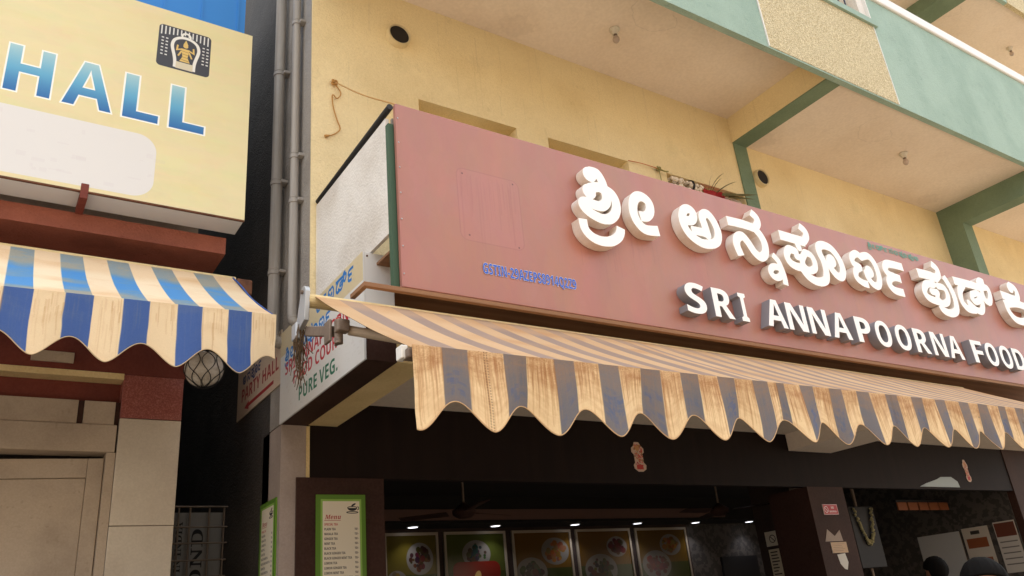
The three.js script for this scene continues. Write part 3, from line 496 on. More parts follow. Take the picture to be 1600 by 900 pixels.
function awning(label, o) {
  const A = thing('awning', label, 'awning', [0, 0, 0], 'striped retractable awnings');
  const top = (s, t) => {
    const x = o.x0 + (o.x1 - o.x0) * s, sag = Math.sin(Math.PI * t) * o.sag * (0.7 + 0.6 * vn(x * 0.8, 2, 301)), wr = (fbm(x * 2.2, t * 2.2, 305, 1e6, 3) - 0.5) * 0.014 * Math.sin(Math.PI * t);
    return [x, o.roll[0] + (o.front(x) - o.roll[0]) * t - sag + wr, o.roll[1] + (o.zf - o.roll[1]) * t];
  };
  mesh('canopy_fabric', cloth(220, 26, top, [0.003, 0]), std({ map: o.topTex, roughness: 0.9 }), A);
  const val = (s, t) => {
    const x = o.x0 + (o.x1 - o.x0) * s, yt = o.front(x) + 0.004, yb = valanceY(x, o);
    const wave = (Math.sin(x * 9.3) * 0.4 + (fbm(x * 3.1, 7, 311, 1e6, 3) - 0.5) * 2.4) * 0.016 * t + 0.012 * t * Math.sin((x - o.point) / 0.3207 * Math.PI * 2 + 1) ;
    return [x + (fbm(x * 2, t * 2, 317, 1e6, 2) - 0.5) * 0.02 * t, yt + (yb - yt) * t, o.zf + 0.016 + wave];
  };
  mesh('valance', cloth(640, 14, val, [0, 0.002]), std({ map: o.valTex, roughness: 0.88 }), A);
  // scalloped edge binding
  const bind = []; for (let i = 0; i <= 420; i++) { const p = val(i / 420, 1); bind.push([p[0], p[1] - 0.001, p[2]]); }
  mesh('edge_binding', tube(bind, 0.0028, 840, 5), o.bind, A);
  mesh('roller', rod([o.x0 - 0.03, o.roll[0] - 0.036, o.roll[1]], [o.x1 + 0.02, o.roll[0] - 0.036, o.roll[1]], 0.036, 20), M.beamYellow, A);
  mesh('front_bar', rbox(o.x0 - 0.015, o.front(o.x0) - 0.045, o.zf - 0.045, o.x1, o.front(o.x0) - 0.006, o.zf + 0.008, 0.006), M.castMetal, A);
  return A;
}
const mainB = [1.326, 1.452, 1.568, 1.737, 1.85, 1.989, 2.098, 2.234, 2.348, 2.481, 2.601, 2.731, 2.848, 2.981, 3.102, 3.234, 3.349, 3.418, 3.477, 3.603, 3.715, 3.854, 3.965, 4.101, 4.219, 4.378, 4.496, 4.642, 4.759, 4.896, 5.01, 5.17, 5.285, 5.4, 5.517, 5.658, 5.75, 5.88, 6.0, 6.13, 6.25, 6.38, 6.5, 6.63, 6.75, 6.88, 7.0, 7.13, 7.25, 7.42];
{
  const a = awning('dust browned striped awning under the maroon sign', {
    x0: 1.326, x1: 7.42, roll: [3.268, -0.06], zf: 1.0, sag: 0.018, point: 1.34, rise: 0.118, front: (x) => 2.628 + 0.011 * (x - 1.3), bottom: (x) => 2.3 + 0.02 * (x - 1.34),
    topTex: stripeTex(2048, 512, 1.326, 7.42, mainB, { band: [0.22, 0.75, 0.95, 0.1], light: [200, 165, 126], dark: [148, 126, 114], brown: [178, 130, 84], dust: [176, 142, 112], stain: 0.7, stainDark: 0.6, streakX: 0.05, streak: 0.5, blot: 0.008, blotK: 0.7 }),  // top band holds roller dust together with painted shade from the sign
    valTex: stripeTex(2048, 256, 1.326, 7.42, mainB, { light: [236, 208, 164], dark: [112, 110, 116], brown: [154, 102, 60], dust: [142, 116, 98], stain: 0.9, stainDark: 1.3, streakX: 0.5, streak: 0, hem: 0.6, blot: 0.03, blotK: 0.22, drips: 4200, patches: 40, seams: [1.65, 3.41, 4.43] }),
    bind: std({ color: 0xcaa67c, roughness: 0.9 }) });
  // end bracket, folding arm and white end cap at the alley end
  const br = mesh('end_bracket', [(() => { const s = new THREE.Shape(); s.moveTo(-0.028, 0.03); s.absarc(0, 0.02, 0.034, Math.PI * 0.9, 0, true); s.lineTo(0.02, -0.13); s.lineTo(-0.07, -0.16); s.lineTo(-0.09, -0.11); s.closePath(); return new THREE.ExtrudeGeometry(s, { depth: 0.02, bevelEnabled: true, bevelSize: 0.003, bevelThickness: 0.003, bevelSegments: 2 }); })().rotateY(-Math.PI / 2).translate(1.296, 3.25, -0.06)], M.galv, a);
  mesh('bracket_bolt', new THREE.CylinderGeometry(0.012, 0.012, 0.016, 6).rotateZ(Math.PI / 2).translate(1.27, 3.275, -0.06), M.castMetal, br);
  mesh('bracket_foot', rbox(1.262, 3.05, -0.2, 1.31, 3.14, -0.13, 0.01), M.galv, br);
  mesh('arm', (() => { const g = new RoundedBoxGeometry(0.036, 0.05, 0.36, 2, 0.006); g.rotateX(0.34).translate(1.317, 3.02, 0.07); return muv(g); })(), M.castMetal, a);
  const el = mesh('arm_elbow', [rbox(1.285, 2.9, 0.2, 1.3, 3.01, 0.27, 0.006), rbox(1.335, 2.9, 0.2, 1.35, 3.01, 0.27, 0.006), rbox(1.3, 2.93, 0.29, 1.36, 2.99, 0.34, 0.008), rod([1.325, 2.885, 0.285], [1.325, 3.0, 0.285], 0.02, 16)], M.castMetal, a);
  mesh('elbow_cap', new THREE.CylinderGeometry(0.014, 0.014, 0.01, 16).translate(1.325, 3.006, 0.285), std({ color: 0xb0332a, roughness: 0.5 }), el);
  mesh('forearm', rod([1.37, 2.95, 0.3], [2.35, 2.62, 0.95], 0.024, 8), M.cream, a);
  mesh('end_cap', rbox(1.295, 2.585, 0.935, 1.325, 2.64, 0.985, 0.006), M.trimWhite, a);
  // frayed straw and wire hanging off the bracket
  const fr = []; for (let i = 0; i < 46; i++) { const x = 1.29 + rr(-0.02, 0.03), z = -0.15 + rr(-0.05, 0.05), l = rr(0.08, 0.34); fr.push(tube([[x, 3.12, z], [x + rr(-0.02, 0.02), 3.12 - l * 0.5, z + rr(-0.03, 0.03)], [x + rr(-0.03, 0.03), 3.12 - l, z + rr(-0.04, 0.05)]], rr(0.0012, 0.003), 6, 4)); }
  tag(mesh('straw_tuft', fr, std({ color: 0x5f4a34, roughness: 1 })), 'frayed dry straw hanging from the awning bracket', 'straw');
}
const leftB = []; for (let i = 0, x = 1.306; i < 24; i++) { leftB.unshift(x); x -= i % 2 ? 0.125 : 0.137; }
if (leftB.length % 2 === 0) { }
{
  const a = awning('bright blue and cream striped awning under the HALL sign', {
    x0: leftB[0], x1: 1.306, roll: [4.02, -1.606], zf: -0.605, sag: 0.03, point: 1.106, rise: 0.117, front: (x) => 3.352 - 0.022 * (1.32 - x), bottom: () => 2.995,
    topTex: stripeTex(1024, 512, leftB[0], 1.306, leftB, { band: [0.34, 0.9, 0.84, 0.8], light: [238, 216, 184], dark: [72, 140, 204], brown: [214, 172, 124], dust: [150, 150, 140], stain: 0.5, stainDark: 1.0, streakX: 0.05, streak: 0.3, blot: 0.012, blotK: 0.8 }),
    valTex: stripeTex(1024, 256, leftB[0], 1.306, leftB, { light: [238, 214, 176], dark: [64, 94, 158], brown: [182, 136, 88], dust: [124, 128, 142], stain: 0.5, stainDark: 0.7, streakX: 0.4, streak: 0, blot: 0.012, blotK: 0.3, drips: 420 }),
    bind: std({ color: 0xc9b08c, roughness: 0.9 }) });
  mesh('edge_tape', tube([[1.307, 4.015, -1.6], [1.307, 3.85, -1.36], [1.307, 3.655, -1.1], [1.307, 3.49, -0.84], [1.307, 3.35, -0.61]], 0.006, 20, 6), std({ color: 0x2c4f96, roughness: 0.8 }), a);
  mesh('roller_bracket', rbox(1.315, 3.86, -1.6, 1.42, 3.97, -1.5, 0.01), M.rust, a);
}
// ================= the shop with the HALL sign =================
const LB = thing('shop_building', 'red and cream shop with tiled pillar below the HALL sign', 'building');
{
  mesh('sign_beam', box(-2.2, 4.198, -2.0, 1.26, 4.323, -1.633), M.redBeam, LB, 'chipped red beam under the sign box');
  mesh('upper_wall', box(-2.2, 3.388, -2.25, 1.128, 4.2, -2.0), M.redSoffit, LB);
  mesh('yellow_strip', box(-2.2, 3.346, -2.2, 0.744, 3.386, -1.985), M.beamYellow, LB);
  mesh('transom', box(-2.2, 3.202, -2.25, 0.744, 3.345, -2.1), M.redSoffit, LB);
  mesh('transom_panel', box(-2.2, 3.05, -2.2, 0.5, 3.2, -2.02), M.cream, LB); mesh('transom_panel', box(0.535, 3.05, -2.2, 0.715, 3.2, -2.02), M.cream, LB);
  mesh('transom_bar', [box(0.502, 3.05, -2.2, 0.533, 3.2, -2.03), box(0.717, 3.05, -2.2, 0.744, 3.2, -2.03)], M.brown, LB);
  mesh('door_head', rbox(-2.2, 2.87, -2.16, 0.735, 3.046, -2.0, 0.008), M.cream, LB);
  mesh('door_jamb', box(0.69, 0.1, -2.16, 0.742, 2.868, -2.01), M.cream, LB);
  const door = new THREE.Group(); door.name = 'door'; door.position.set(0.685, 0.12, -2.05); door.rotation.y = -0.16; LB.add(door);
  mesh('leaf', [rbox(-0.09, 0, -0.04, 0, 2.72, 0, 0.004), rbox(-0.95, 2.6, -0.04, -0.091, 2.72, 0, 0.004), rbox(-0.95, 0, -0.04, -0.86, 2.599, 0, 0.004)], M.cream, door);
  mesh('door_panel', rbox(-0.858, 0.02, -0.036, -0.092, 2.598, -0.014, 0.004), M.cream, door);
  mesh('pillar', box(0.748, 0.1, -2.6, 1.118, 3.388, -2.02), M.cement, LB);
  mesh('granite_tile', rbox(0.745, 3.096, -2.62, 1.121, 3.387, -2.0, 0.004), M.granite, LB);
  for (const [y0, y1] of [[2.416, 3.092], [1.74, 2.412], [1.06, 1.736], [0.38, 1.056]]) mesh('wall_tile', rbox(0.745, y0, -2.62, 1.121, y1, -2.0, 0.004), M.tile, LB);
  mesh('alley_side_wall', box(1.0, 0.1, -7, 1.15, 7.5, -2.63), M.darkGrey, LB);
  mesh('alley_end_wall', box(1.151, 0.1, -7, 1.735, 9, -6.8), M.darkGrey, LB);
  mesh('upper_storey', box(-2.2, 4.3, -2.6, 1.15, 7.5, -2.02), M.cream, LB);
  mesh('shop_interior', [box(-2.2, 0.1, -4.2, 0.99, 3.3, -4.0), box(-2.2, 3.21, -4.0, 0.99, 3.3, -2.26), box(0.8, 0.1, -4.0, 0.99, 3.2, -2.63), box(-2.3, 0.1, -4.0, -2.2, 3.3, -2.1)], M.darkGrey, LB);
  mesh('wall_plate', rbox(0.2, 3.43, -2.0, 0.44, 3.5, -1.98, 0.004), M.cream, LB);
}
{
  const s = thing('shop_sign', 'pale yellow sign box with blue HALL lettering', 'sign');
  const x0 = -1.4, x1 = 1.322, y0 = 4.366, y1 = 5.976, W = 2048, k = W / (x1 - x0), H = Math.round((y1 - y0) * k), P = (x, y) => [(x - x0) * k, (y1 - y) * k];
  const tex = canvasTex(W, H, (g) => {
    g.fillStyle = css(232, 218, 172); g.fillRect(0, 0, W, H);
    for (let i = 0; i < 1500; i++) { g.fillStyle = css(rr(214, 240), rr(196, 226), rr(140, 180), 0.05); g.beginPath(); g.ellipse(rnd() * W, rnd() * H, rr(20, 160), rr(10, 60), 0, 0, 7); g.fill(); }
    // white lower plate with rounded corner
    g.fillStyle = css(228, 226, 224); const [ax, ay] = P(x0 - 0.2, 4.876), [bx, by] = P(0.724, 4.4); g.beginPath(); g.roundRect(ax, ay, bx - ax, by - ay, 0.13 * k); g.fill();
    for (let i = 0; i < 60; i++) { g.fillStyle = css(200, 196, 192, 0.12); g.fillRect(rr(0, bx), rr(ay, by), rr(10, 60), rr(6, 26)); }
    // gradient-printed letters with white edge: print on the sign
    const gr = g.createLinearGradient(0, P(0, 5.335)[1], 0, P(0, 4.985)[1]); gr.addColorStop(0, css(168, 206, 214)); gr.addColorStop(0.5, css(96, 170, 208)); gr.addColorStop(1, css(34, 104, 172));
    for (const [c, a, b] of [['H', -0.195, 0.068], ['A', 0.135, 0.425], ['L', 0.485, 0.72], ['L', 0.778, 1.022]]) {
      const hgt = 0.35 * k, fs = hgt / 0.714; g.font = `bold ${fs}px sans-serif`; const m = g.measureText(c), bw = m.actualBoundingBoxRight + m.actualBoundingBoxLeft, [px, py] = P(a, 4.985);
      g.save(); g.translate(px, py); g.scale(((b - a) * k) / bw, 1); g.translate(m.actualBoundingBoxLeft, 0); g.lineJoin = 'miter'; g.lineWidth = 16; g.strokeStyle = '#fbfbf6'; g.strokeText(c, 0, 0); g.restore();
      g.save(); g.beginPath(); g.rect(px - 20, py - hgt - 30, (b - a) * k + 40, hgt + 60); g.clip(); g.translate(px, py); g.scale(((b - a) * k) / bw, 1); g.translate(m.actualBoundingBoxLeft, 0); g.fillStyle = css(60, 136, 190); g.fillText(c, 0, 0);
      g.setTransform(1, 0, 0, 1, 0, 0); g.restore();
      // the print's own blend from pale to deep blue, cut to the letter
      const cc = document.createElement('canvas'); cc.width = W; cc.height = H; const q = cc.getContext('2d'); q.font = g.font; q.save(); q.translate(px, py); q.scale(((b - a) * k) / bw, 1); q.translate(m.actualBoundingBoxLeft, 0); q.fillText(c, 0, 0); q.restore(); q.globalCompositeOperation = 'source-in'; q.fillStyle = gr; q.fillRect(0, 0, W, H); g.drawImage(cc, 0, 0);
    }
    // emblem: dark rounded square, white arch, seated golden figure
    const [ex, ey] = P(0.664, 5.84), e = 0.365 * k, ew = 0.36 * k; g.fillStyle = css(62, 62, 70); g.beginPath(); g.roundRect(ex, ey, ew, e, 0.03 * k); g.fill();
    g.fillStyle = css(226, 226, 224); for (let i = 0; i < 13; i++) g.fillRect(ex + 10 + i * ew / 13.5, ey + 6, 7, e * (0.12 + 0.1 * Math.abs(i - 6) / 6));
    for (const sx of [0.06, 0.14, 0.84, 0.92]) for (let i = 0; i < 6; i++) g.fillRect(ex + sx * ew, ey + e * (0.3 + i * 0.08), 12, 8);
    g.strokeStyle = css(236, 234, 228); g.lineWidth = 17; g.beginPath(); g.moveTo(ex + ew * 0.34, ey + e * 0.95); g.bezierCurveTo(ex + ew * 0.36, ey + e * 0.6, ex + ew * 0.2, ey + e * 0.5, ex + ew * 0.3, ey + e * 0.3); g.bezierCurveTo(ex + ew * 0.4, ey + e * 0.16, ex + ew * 0.64, ey + e * 0.16, ex + ew * 0.74, ey + e * 0.3); g.bezierCurveTo(ex + ew * 0.84, ey + e * 0.5, ex + ew * 0.68, ey + e * 0.6, ex + ew * 0.7, ey + e * 0.95); g.stroke();
    for (let i = 0; i < 9; i++) { const a = Math.PI * (1 + i / 8); g.fillStyle = css(236, 234, 228); g.beginPath(); g.arc(ex + ew * (0.52 + 0.08 * Math.cos(a)), ey + e * (0.16 + 0.08 * Math.sin(a)), 6, 0, 7); g.fill(); }
    g.fillStyle = css(222, 190, 112); g.beginPath(); g.moveTo(ex + ew * 0.47, ey + e * 0.36); g.lineTo(ex + ew * 0.52, ey + e * 0.24); g.lineTo(ex + ew * 0.57, ey + e * 0.36); g.fill(); g.beginPath(); g.arc(ex + ew * 0.52, ey + e * 0.39, 13, 0, 7); g.fill();
    g.beginPath(); g.moveTo(ex + ew * 0.44, ey + e * 0.46); g.lineTo(ex + ew * 0.6, ey + e * 0.46); g.lineTo(ex + ew * 0.57, ey + e * 0.66); g.lineTo(ex + ew * 0.62, ey + e * 0.78); g.lineTo(ex + ew * 0.42, ey + e * 0.78); g.lineTo(ex + ew * 0.47, ey + e * 0.66); g.fill();
    g.strokeStyle = css(222, 190, 112); g.lineWidth = 9; for (const q of [-1, 1]) { g.beginPath(); g.moveTo(ex + ew * (0.52 + q * 0.07), ey + e * 0.48); g.lineTo(ex + ew * (0.52 + q * 0.16), ey + e * 0.52); g.lineTo(ex + ew * (0.52 + q * 0.15), ey + e * 0.4); g.stroke(); g.beginPath(); g.moveTo(ex + ew * (0.52 + q * 0.07), ey + e * 0.52); g.lineTo(ex + ew * (0.52 + q * 0.13), ey + e * 0.66); g.stroke(); }
    g.strokeStyle = css(150, 116, 60); g.lineWidth = 3; for (let i = 0; i < 4; i++) { g.beginPath(); g.moveTo(ex + ew * 0.45, ey + e * (0.52 + i * 0.07)); g.lineTo(ex + ew * 0.59, ey + e * (0.53 + i * 0.07)); g.stroke(); }
    g.fillStyle = css(216, 206, 180); g.fillRect(ex + ew * 0.36, ey + e * 0.8, ew * 0.32, e * 0.16);
  });
  const g = new THREE.BoxGeometry(x1 - x0, y1 - y0, 0.006).translate((x0 + x1) / 2, (y0 + y1) / 2, -1.413), e = M.trimWhite;
  mesh('face', g, [e, e, e, e, std({ map: tex, roughness: 0.45 }), e], s);
  mesh('casing', box(x0 + 0.004, y0 - 0.002, -1.634, x1 - 0.004, y1 - 0.004, -1.417), M.whiteMetal, s);
  mesh('bottom_angle', rbox(x0, y0 - 0.008, -1.425, x1, y0 + 0.004, -1.406, 0.003), M.rust, s);
  mesh('hanger_tab', rbox(0.31, 4.315, -1.64, 0.355, 4.42, -1.405, 0.004), M.redSoffit, s);
}
tag(mesh('blue_sheet', [box(-0.6, 5.6, -1.762, 1.345, 7.6, -1.75), ...[0, 1, 2, 3, 4, 5, 6].map((i) => box(-0.4 + i * 0.28, 5.6, -1.7495, -0.385 + i * 0.28, 7.6, -1.742))], std({ color: 0x2f86d8, roughness: 0.5 })), 'bright blue sheet standing above the HALL sign', 'sheet');
// globe lamp in a wire net at the alley mouth
{
  const c = [1.158, 3.335, -1.6], g = thing('globe_lamp', 'dusty white globe lamp in a black wire net beside the tiled pillar', 'lamp', c);
  mesh('globe', new THREE.SphereGeometry(0.12, 36, 24), std({ map: paint([206, 200, 190], [178, 168, 154], 157, 0.3, 1.2), roughness: 0.4 }), g);
  const net = []; for (let i = 0; i < 8; i++) for (const s of [-1, 1]) { const pts = []; for (let j = 0; j <= 12; j++) { const a = -Math.PI / 2 + (j / 12) * Math.PI * 0.95, b = (i / 8) * Math.PI * 2 + s * Math.sin((j / 12) * Math.PI * 2.5) * 0.35; pts.push([Math.cos(a) * Math.cos(b) * 0.124, Math.sin(a) * 0.124, Math.cos(a) * Math.sin(b) * 0.124]); } net.push(tube(pts, 0.0026, 24, 5)); }
  mesh('wire_net', net, M.black, g); mesh('hanger', rod([0, 0.11, 0], [0, 0.5, 0], 0.006), M.black, g); mesh('hanger_arm', rod([0, 0.5, 0], [-0.3, 0.5, -0.1], 0.008), M.black, g);
}
// packaged boards behind a steel grille at the end of the alley
{
  const tex = canvasTex(512, 1024, (g, W, H) => {
    g.fillStyle = css(138, 136, 132); g.fillRect(0, 0, W, H); for (let i = 0; i < 300; i++) { g.fillStyle = css(120, 112, 104, rr(0.03, 0.1)); g.fillRect(rnd() * W, rnd() * H, rr(4, 60), rr(4, 40)); }
    g.fillStyle = css(30, 28, 30); g.save(); g.translate(130, 620); g.rotate(-Math.PI / 2); fitText(g, 'MADE IN INDIA', 0, 0, 560, 60, 'bold', 'serif'); g.restore();
    g.save(); g.translate(330, 900); g.rotate(-Math.PI / 2); fitText(g, 'ENIBOND', 0, 0, 800, 110, 'bold', 'serif'); g.restore();
  });
  const e = M.cream;
  tag(mesh('packed_board', new THREE.BoxGeometry(0.4, 1.2, 0.05).translate(1.52, 2.08, -3.2), [e, e, e, e, std({ map: tex }), e]), 'packed white boards lettered ENIBOND at the alley end', 'package');
  const gr = thing('steel_grille', 'dark steel grille in front of the packed boards', 'grille');
  for (const y of [2.71, 2.556, 2.436, 2.311, 2.19, 2.07, 1.95]) mesh('grille_bar', rod([1.16, y, -3.08], [1.735, y, -3.08], 0.007, 8), M.castMetal, gr);
  for (const x of [1.2, 1.37, 1.453, 1.597, 1.71]) mesh('grille_bar', rod([x, 0.15, -3.09], [x, 2.71, -3.09], 0.008, 8), M.castMetal, gr);
}
// ---------- ropes and clutter above the sign ----------
{
  const r = thing('tied_rope', 'brown rope tied to a nail on the yellow wall left of the recesses', 'rope');
  mesh('knot', new THREE.TorusKnotGeometry(0.016, 0.007, 40, 6).translate(1.91, 5.615, -1.23), M.rope, r);
  mesh('line', tube([[1.91, 5.615, -1.225], [1.87, 5.08, -0.63], [1.825, 4.577, -0.02]], 0.005, 30, 6), M.rope, r);
  mesh('loose_end', tube([[1.91, 5.61, -1.23], [1.96, 5.52, -1.225], [1.93, 5.47, -1.23], [1.9, 5.5, -1.235], [1.9, 5.4, -1.235], [1.93, 5.28, -1.235], [1.955, 5.2, -1.235], [1.92, 5.15, -1.235], [1.88, 5.12, -1.235]], 0.005, 60, 6), M.rope, r);
  mesh('frayed_tip', new THREE.ConeGeometry(0.014, 0.06, 8).rotateZ(-1.1).translate(1.865, 5.115, -1.235), M.rope, r);
  const q = thing('tied_rope', 'short rope knotted on a peg between two wall recesses', 'rope');
  mesh('knot', new THREE.TorusKnotGeometry(0.018, 0.007, 40, 6).translate(5.313, 5.706, -1.22), M.straw, q);
  mesh('line', tube([[5.313, 5.706, -1.22], [5.1, 5.71, -1.22], [4.92, 5.705, -1.23]], 0.004, 20, 6), std({ color: 0xc06a3a }), q);
  mesh('loose_end', tube([[5.313, 5.7, -1.22], [5.32, 5.6, -1.22], [5.315, 5.46, -1.22]], 0.004, 12, 6), M.straw, q);
  mesh('twig', tube([[5.31, 5.71, -1.22], [5.37, 5.68, -1.2], [5.42, 5.69, -1.2]], 0.007, 8, 6), M.straw, q);
  // rolled white garland, red cloth, dry plant
  const gar = []; for (let i = 0; i < 90; i++) { const t = rnd(), a = rnd() * 6.28; gar.push(new THREE.IcosahedronGeometry(rr(0.016, 0.028), 0).translate(5.5 + t * 0.42, 5.64 + Math.sin(a) * 0.045 - t * 0.01, -1.28 + Math.cos(a) * 0.045)); }
  tag(mesh('flower_garland', gar, std({ color: 0xe6d8c6, roughness: 1 })), 'rolled cream flower garland in the wall recess above the sign', 'garland');
  tag(mesh('black_ribbon', [new THREE.TorusGeometry(0.062, 0.012, 8, 24).rotateY(Math.PI / 2).translate(5.79, 5.64, -1.28), new THREE.TorusGeometry(0.06, 0.01, 8, 24).rotateY(1.3).translate(5.81, 5.64, -1.28)], M.black), 'black band round the cream garland roll', 'ribbon');
  tag(mesh('red_cloth', cloth(24, 10, (s, t) => [5.96 + s * 0.34, 5.7 - t * 0.17 + Math.sin(s * 9) * 0.008, -1.3 + t * 0.07 + Math.sin(s * 14 + t * 4) * 0.012], [0, 0.004]), std({ color: 0xa51f28, roughness: 0.9 })), 'crumpled red cloth in the wall recess', 'cloth');
  const leaf = (a, b, c, w) => { const g = tube([a, b, c], w, 14, 6); return g; };
  const blades = []; for (const [x, dx, h, w] of [[6.02, 0.16, 0.2, 0.02], [6.05, 0.08, 0.13, 0.018], [6.12, 0.24, 0.14, 0.016], [6.2, 0.4, 0.02, 0.022], [6.25, 0.42, 0.05, 0.016], [6.0, -0.03, 0.12, 0.01], [6.3, 0.3, -0.02, 0.02]]) {
    blades.push(cloth(2, 12, (s, t) => { const q = (s - 0.5) * w * (1 - t * t) * 1.6; return [x + dx * t + q * 0.6, 5.62 + h * (1.6 * t - 0.6 * t * t) + q, -1.22 + 0.1 * t]; }, [0, 0.002]));
  }
  tag(mesh('dry_plant', blades, std({ color: 0x5f5836, roughness: 0.95 })), 'dry olive leaves poking out of the wall recess', 'plant');
  tag(mesh('wrapped_bundle', [rbox(6.3, 5.5, -1.4, 6.56, 5.65, -1.26, 0.03), rbox(6.36, 5.54, -1.262, 6.43, 5.62, -1.252, 0.004)], std({ color: 0xcdb9a4, roughness: 0.95 })), 'pale wrapped bundle at the end of the wall recess', 'bundle');
}
{ // string of small lights hanging by the upper balcony
  const L = thing('light_string', 'thin string of tiny bulbs hanging past the upper balcony', 'lights'), pts = [[12.1, 9.5, 0.3], [12.15, 8.9, 0.32], [12.3, 8.4, 0.34], [12.5, 7.9, 0.36]];
  mesh('wire', tube(pts, 0.004, 30, 5), M.cream, L); const cv = new THREE.CatmullRomCurve3(pts.map((p) => new THREE.Vector3(...p)));
  for (let i = 1; i < 7; i++) { const p = cv.getPoint(i / 7); mesh('tiny_bulb', new THREE.SphereGeometry(0.018, 10, 8).scale(1, 1.5, 1).translate(p.x - 0.02, p.y, p.z), M.trimWhite, L); }
}
// ================= inside the food court =================
const foodTex = (v) => canvasTex(256, 256, (g) => {
  g.fillStyle = css(...[[92, 80, 26], [72, 78, 30], [104, 74, 26], [100, 70, 24], [98, 72, 26]][v]); g.fillRect(0, 0, 256, 256); g.fillStyle = css(58, 64, 26); g.fillRect(0, 150, 256, 106);
  const bowl = (x, y, r, c, n) => { g.fillStyle = css(120, 114, 106); g.beginPath(); g.ellipse(x, y, r * 1.12, r, 0, 0, 7); g.fill(); for (let i = 0; i < n; i++) { const a = rnd() * 6.28, d = rnd() * r * 0.8; g.fillStyle = css(c[0] * 0.6 + rr(-24, 24), c[1] * 0.6 + rr(-20, 20), c[2] * 0.6 + rr(-16, 16)); g.beginPath(); g.arc(x + Math.cos(a) * d, y + Math.sin(a) * d * 0.85, rr(5, 14), 0, 7); g.fill(); } };
  [() => { bowl(170, 90, 62, [110, 60, 40], 60); bowl(50, 180, 48, [190, 160, 90], 40); }, () => { bowl(130, 80, 56, [90, 90, 80], 40); g.fillStyle = css(130, 34, 24); g.beginPath(); g.roundRect(24, 110, 208, 76, 30); g.fill(); g.fillStyle = css(230, 190, 110); g.beginPath(); g.ellipse(130, 170, 14, 24, 0.3, 0, 7); g.fill(); },
   () => { bowl(70, 165, 62, [80, 80, 60], 60); bowl(185, 80, 58, [220, 140, 80], 40); }, () => { bowl(100, 170, 70, [110, 100, 60], 70); bowl(190, 70, 46, [120, 60, 50], 40); }, () => { bowl(85, 160, 66, [170, 60, 40], 70); bowl(170, 70, 50, [210, 150, 80], 40); }][v]();
});
[[4.03, 4.728], [4.806, 5.68], [5.776, 6.7], [6.78, 7.73], [7.82, 8.8]].forEach(([a, b], i) => {
  const f = thing('food_picture', 'framed food photograph ' + ['of brown snacks beside the brown jamb', 'of a red rolled dosa', 'of two mixed vegetable bowls', 'of a long dish with a dark bowl', 'of a red curry beside the wallpaper'][i], 'picture', [0, 0, 0], 'food pictures on the back wall');
  mesh('print', new THREE.BoxGeometry(b - a - 0.06, 0.74, 0.01).translate((a + b) / 2, 2.355, -5.185), [0, 1, 2, 3, 4, 5].map((k) => (k === 4 ? std({ map: foodTex(i), roughness: 0.2 }) : M.cream)), f);
  mesh('frame', [box(a, 2.725, -5.19, b, 2.757, -5.165), box(a, 1.955, -5.19, b, 1.985, -5.165), box(a, 1.985, -5.19, a + 0.03, 2.725, -5.165), box(b - 0.03, 1.985, -5.19, b, 2.725, -5.165)], std({ color: 0xa89a86, roughness: 0.35 }), f);
});
const spots = [[4.317, -4.999], [5.439, -5.003], [6.66, -5.0], [7.722, -4.98], [8.853, -5.0], [9.993, -5.0]].map(([x, z]) => [x, 2.8, z]).concat([[8.231, 3.1, -3.4]]);
spots.forEach(([x, y, z], i) => {
  const l = thing('downlight', 'small lit downlight ' + ['over the brown snacks picture', 'over the red rolled dosa picture', 'over the mixed vegetable bowls picture', 'over the long dish picture', 'beside the red curry picture', 'above the dark doorway', 'in the dark ceiling ahead of the soffit'][i], 'light', [x, y, z], i === 6 ? undefined : 'downlights over the pictures');
  mesh('trim_ring', new THREE.TorusGeometry(0.062, 0.01, 8, 28).rotateX(Math.PI / 2), M.trimWhite, l);
  mesh('lens', new THREE.CylinderGeometry(0.056, 0.056, 0.012, 24).translate(0, -0.004, 0), new THREE.MeshStandardMaterial({ color: 0xffffff, emissive: 0xf4f6ff, emissiveIntensity: 1.6 }), l);
  const sp = new THREE.SpotLight(0xf2f4ff, 0.22, 0, 1.0, 0.6, 2); sp.position.set(0, -0.03, 0); sp.target.position.set(0, -1, 0); sp.castShadow = true; l.add(sp, sp.target);
});
for (const [x, z, turn, label] of [[4.018, -3.3, 0.3, 'ceiling fan hanging in front of the first food pictures'], [7.539, -3.3, 1.1, 'ceiling fan hanging near the brown column']]) {
  const f = thing('ceiling_fan', label, 'fan', [x, 2.69, z], 'ceiling fans in the dining room'); f.rotation.y = turn;
  mesh('down_rod', rod([0, 0.06, 0], [0, 0.41, 0], 0.012), M.castMetal, f); mesh('canopy_cup', new THREE.CylinderGeometry(0.03, 0.06, 0.07, 20).translate(0, 0.37, 0), M.brown, f);
  mesh('motor', new THREE.LatheGeometry([[0, -0.06], [0.06, -0.055], [0.11, -0.02], [0.115, 0.02], [0.07, 0.05], [0.02, 0.09], [0, 0.09]].map((p) => new THREE.Vector2(...p)), 32), M.brown, f);
  for (let i = 0; i < 3; i++) { const b = mesh('blade', new RoundedBoxGeometry(0.48, 0.006, 0.12, 2, 0.003).rotateX(0.2).translate(0.4, 0, 0), M.brown, f); b.rotation.y = (i * Math.PI * 2) / 3; }
}
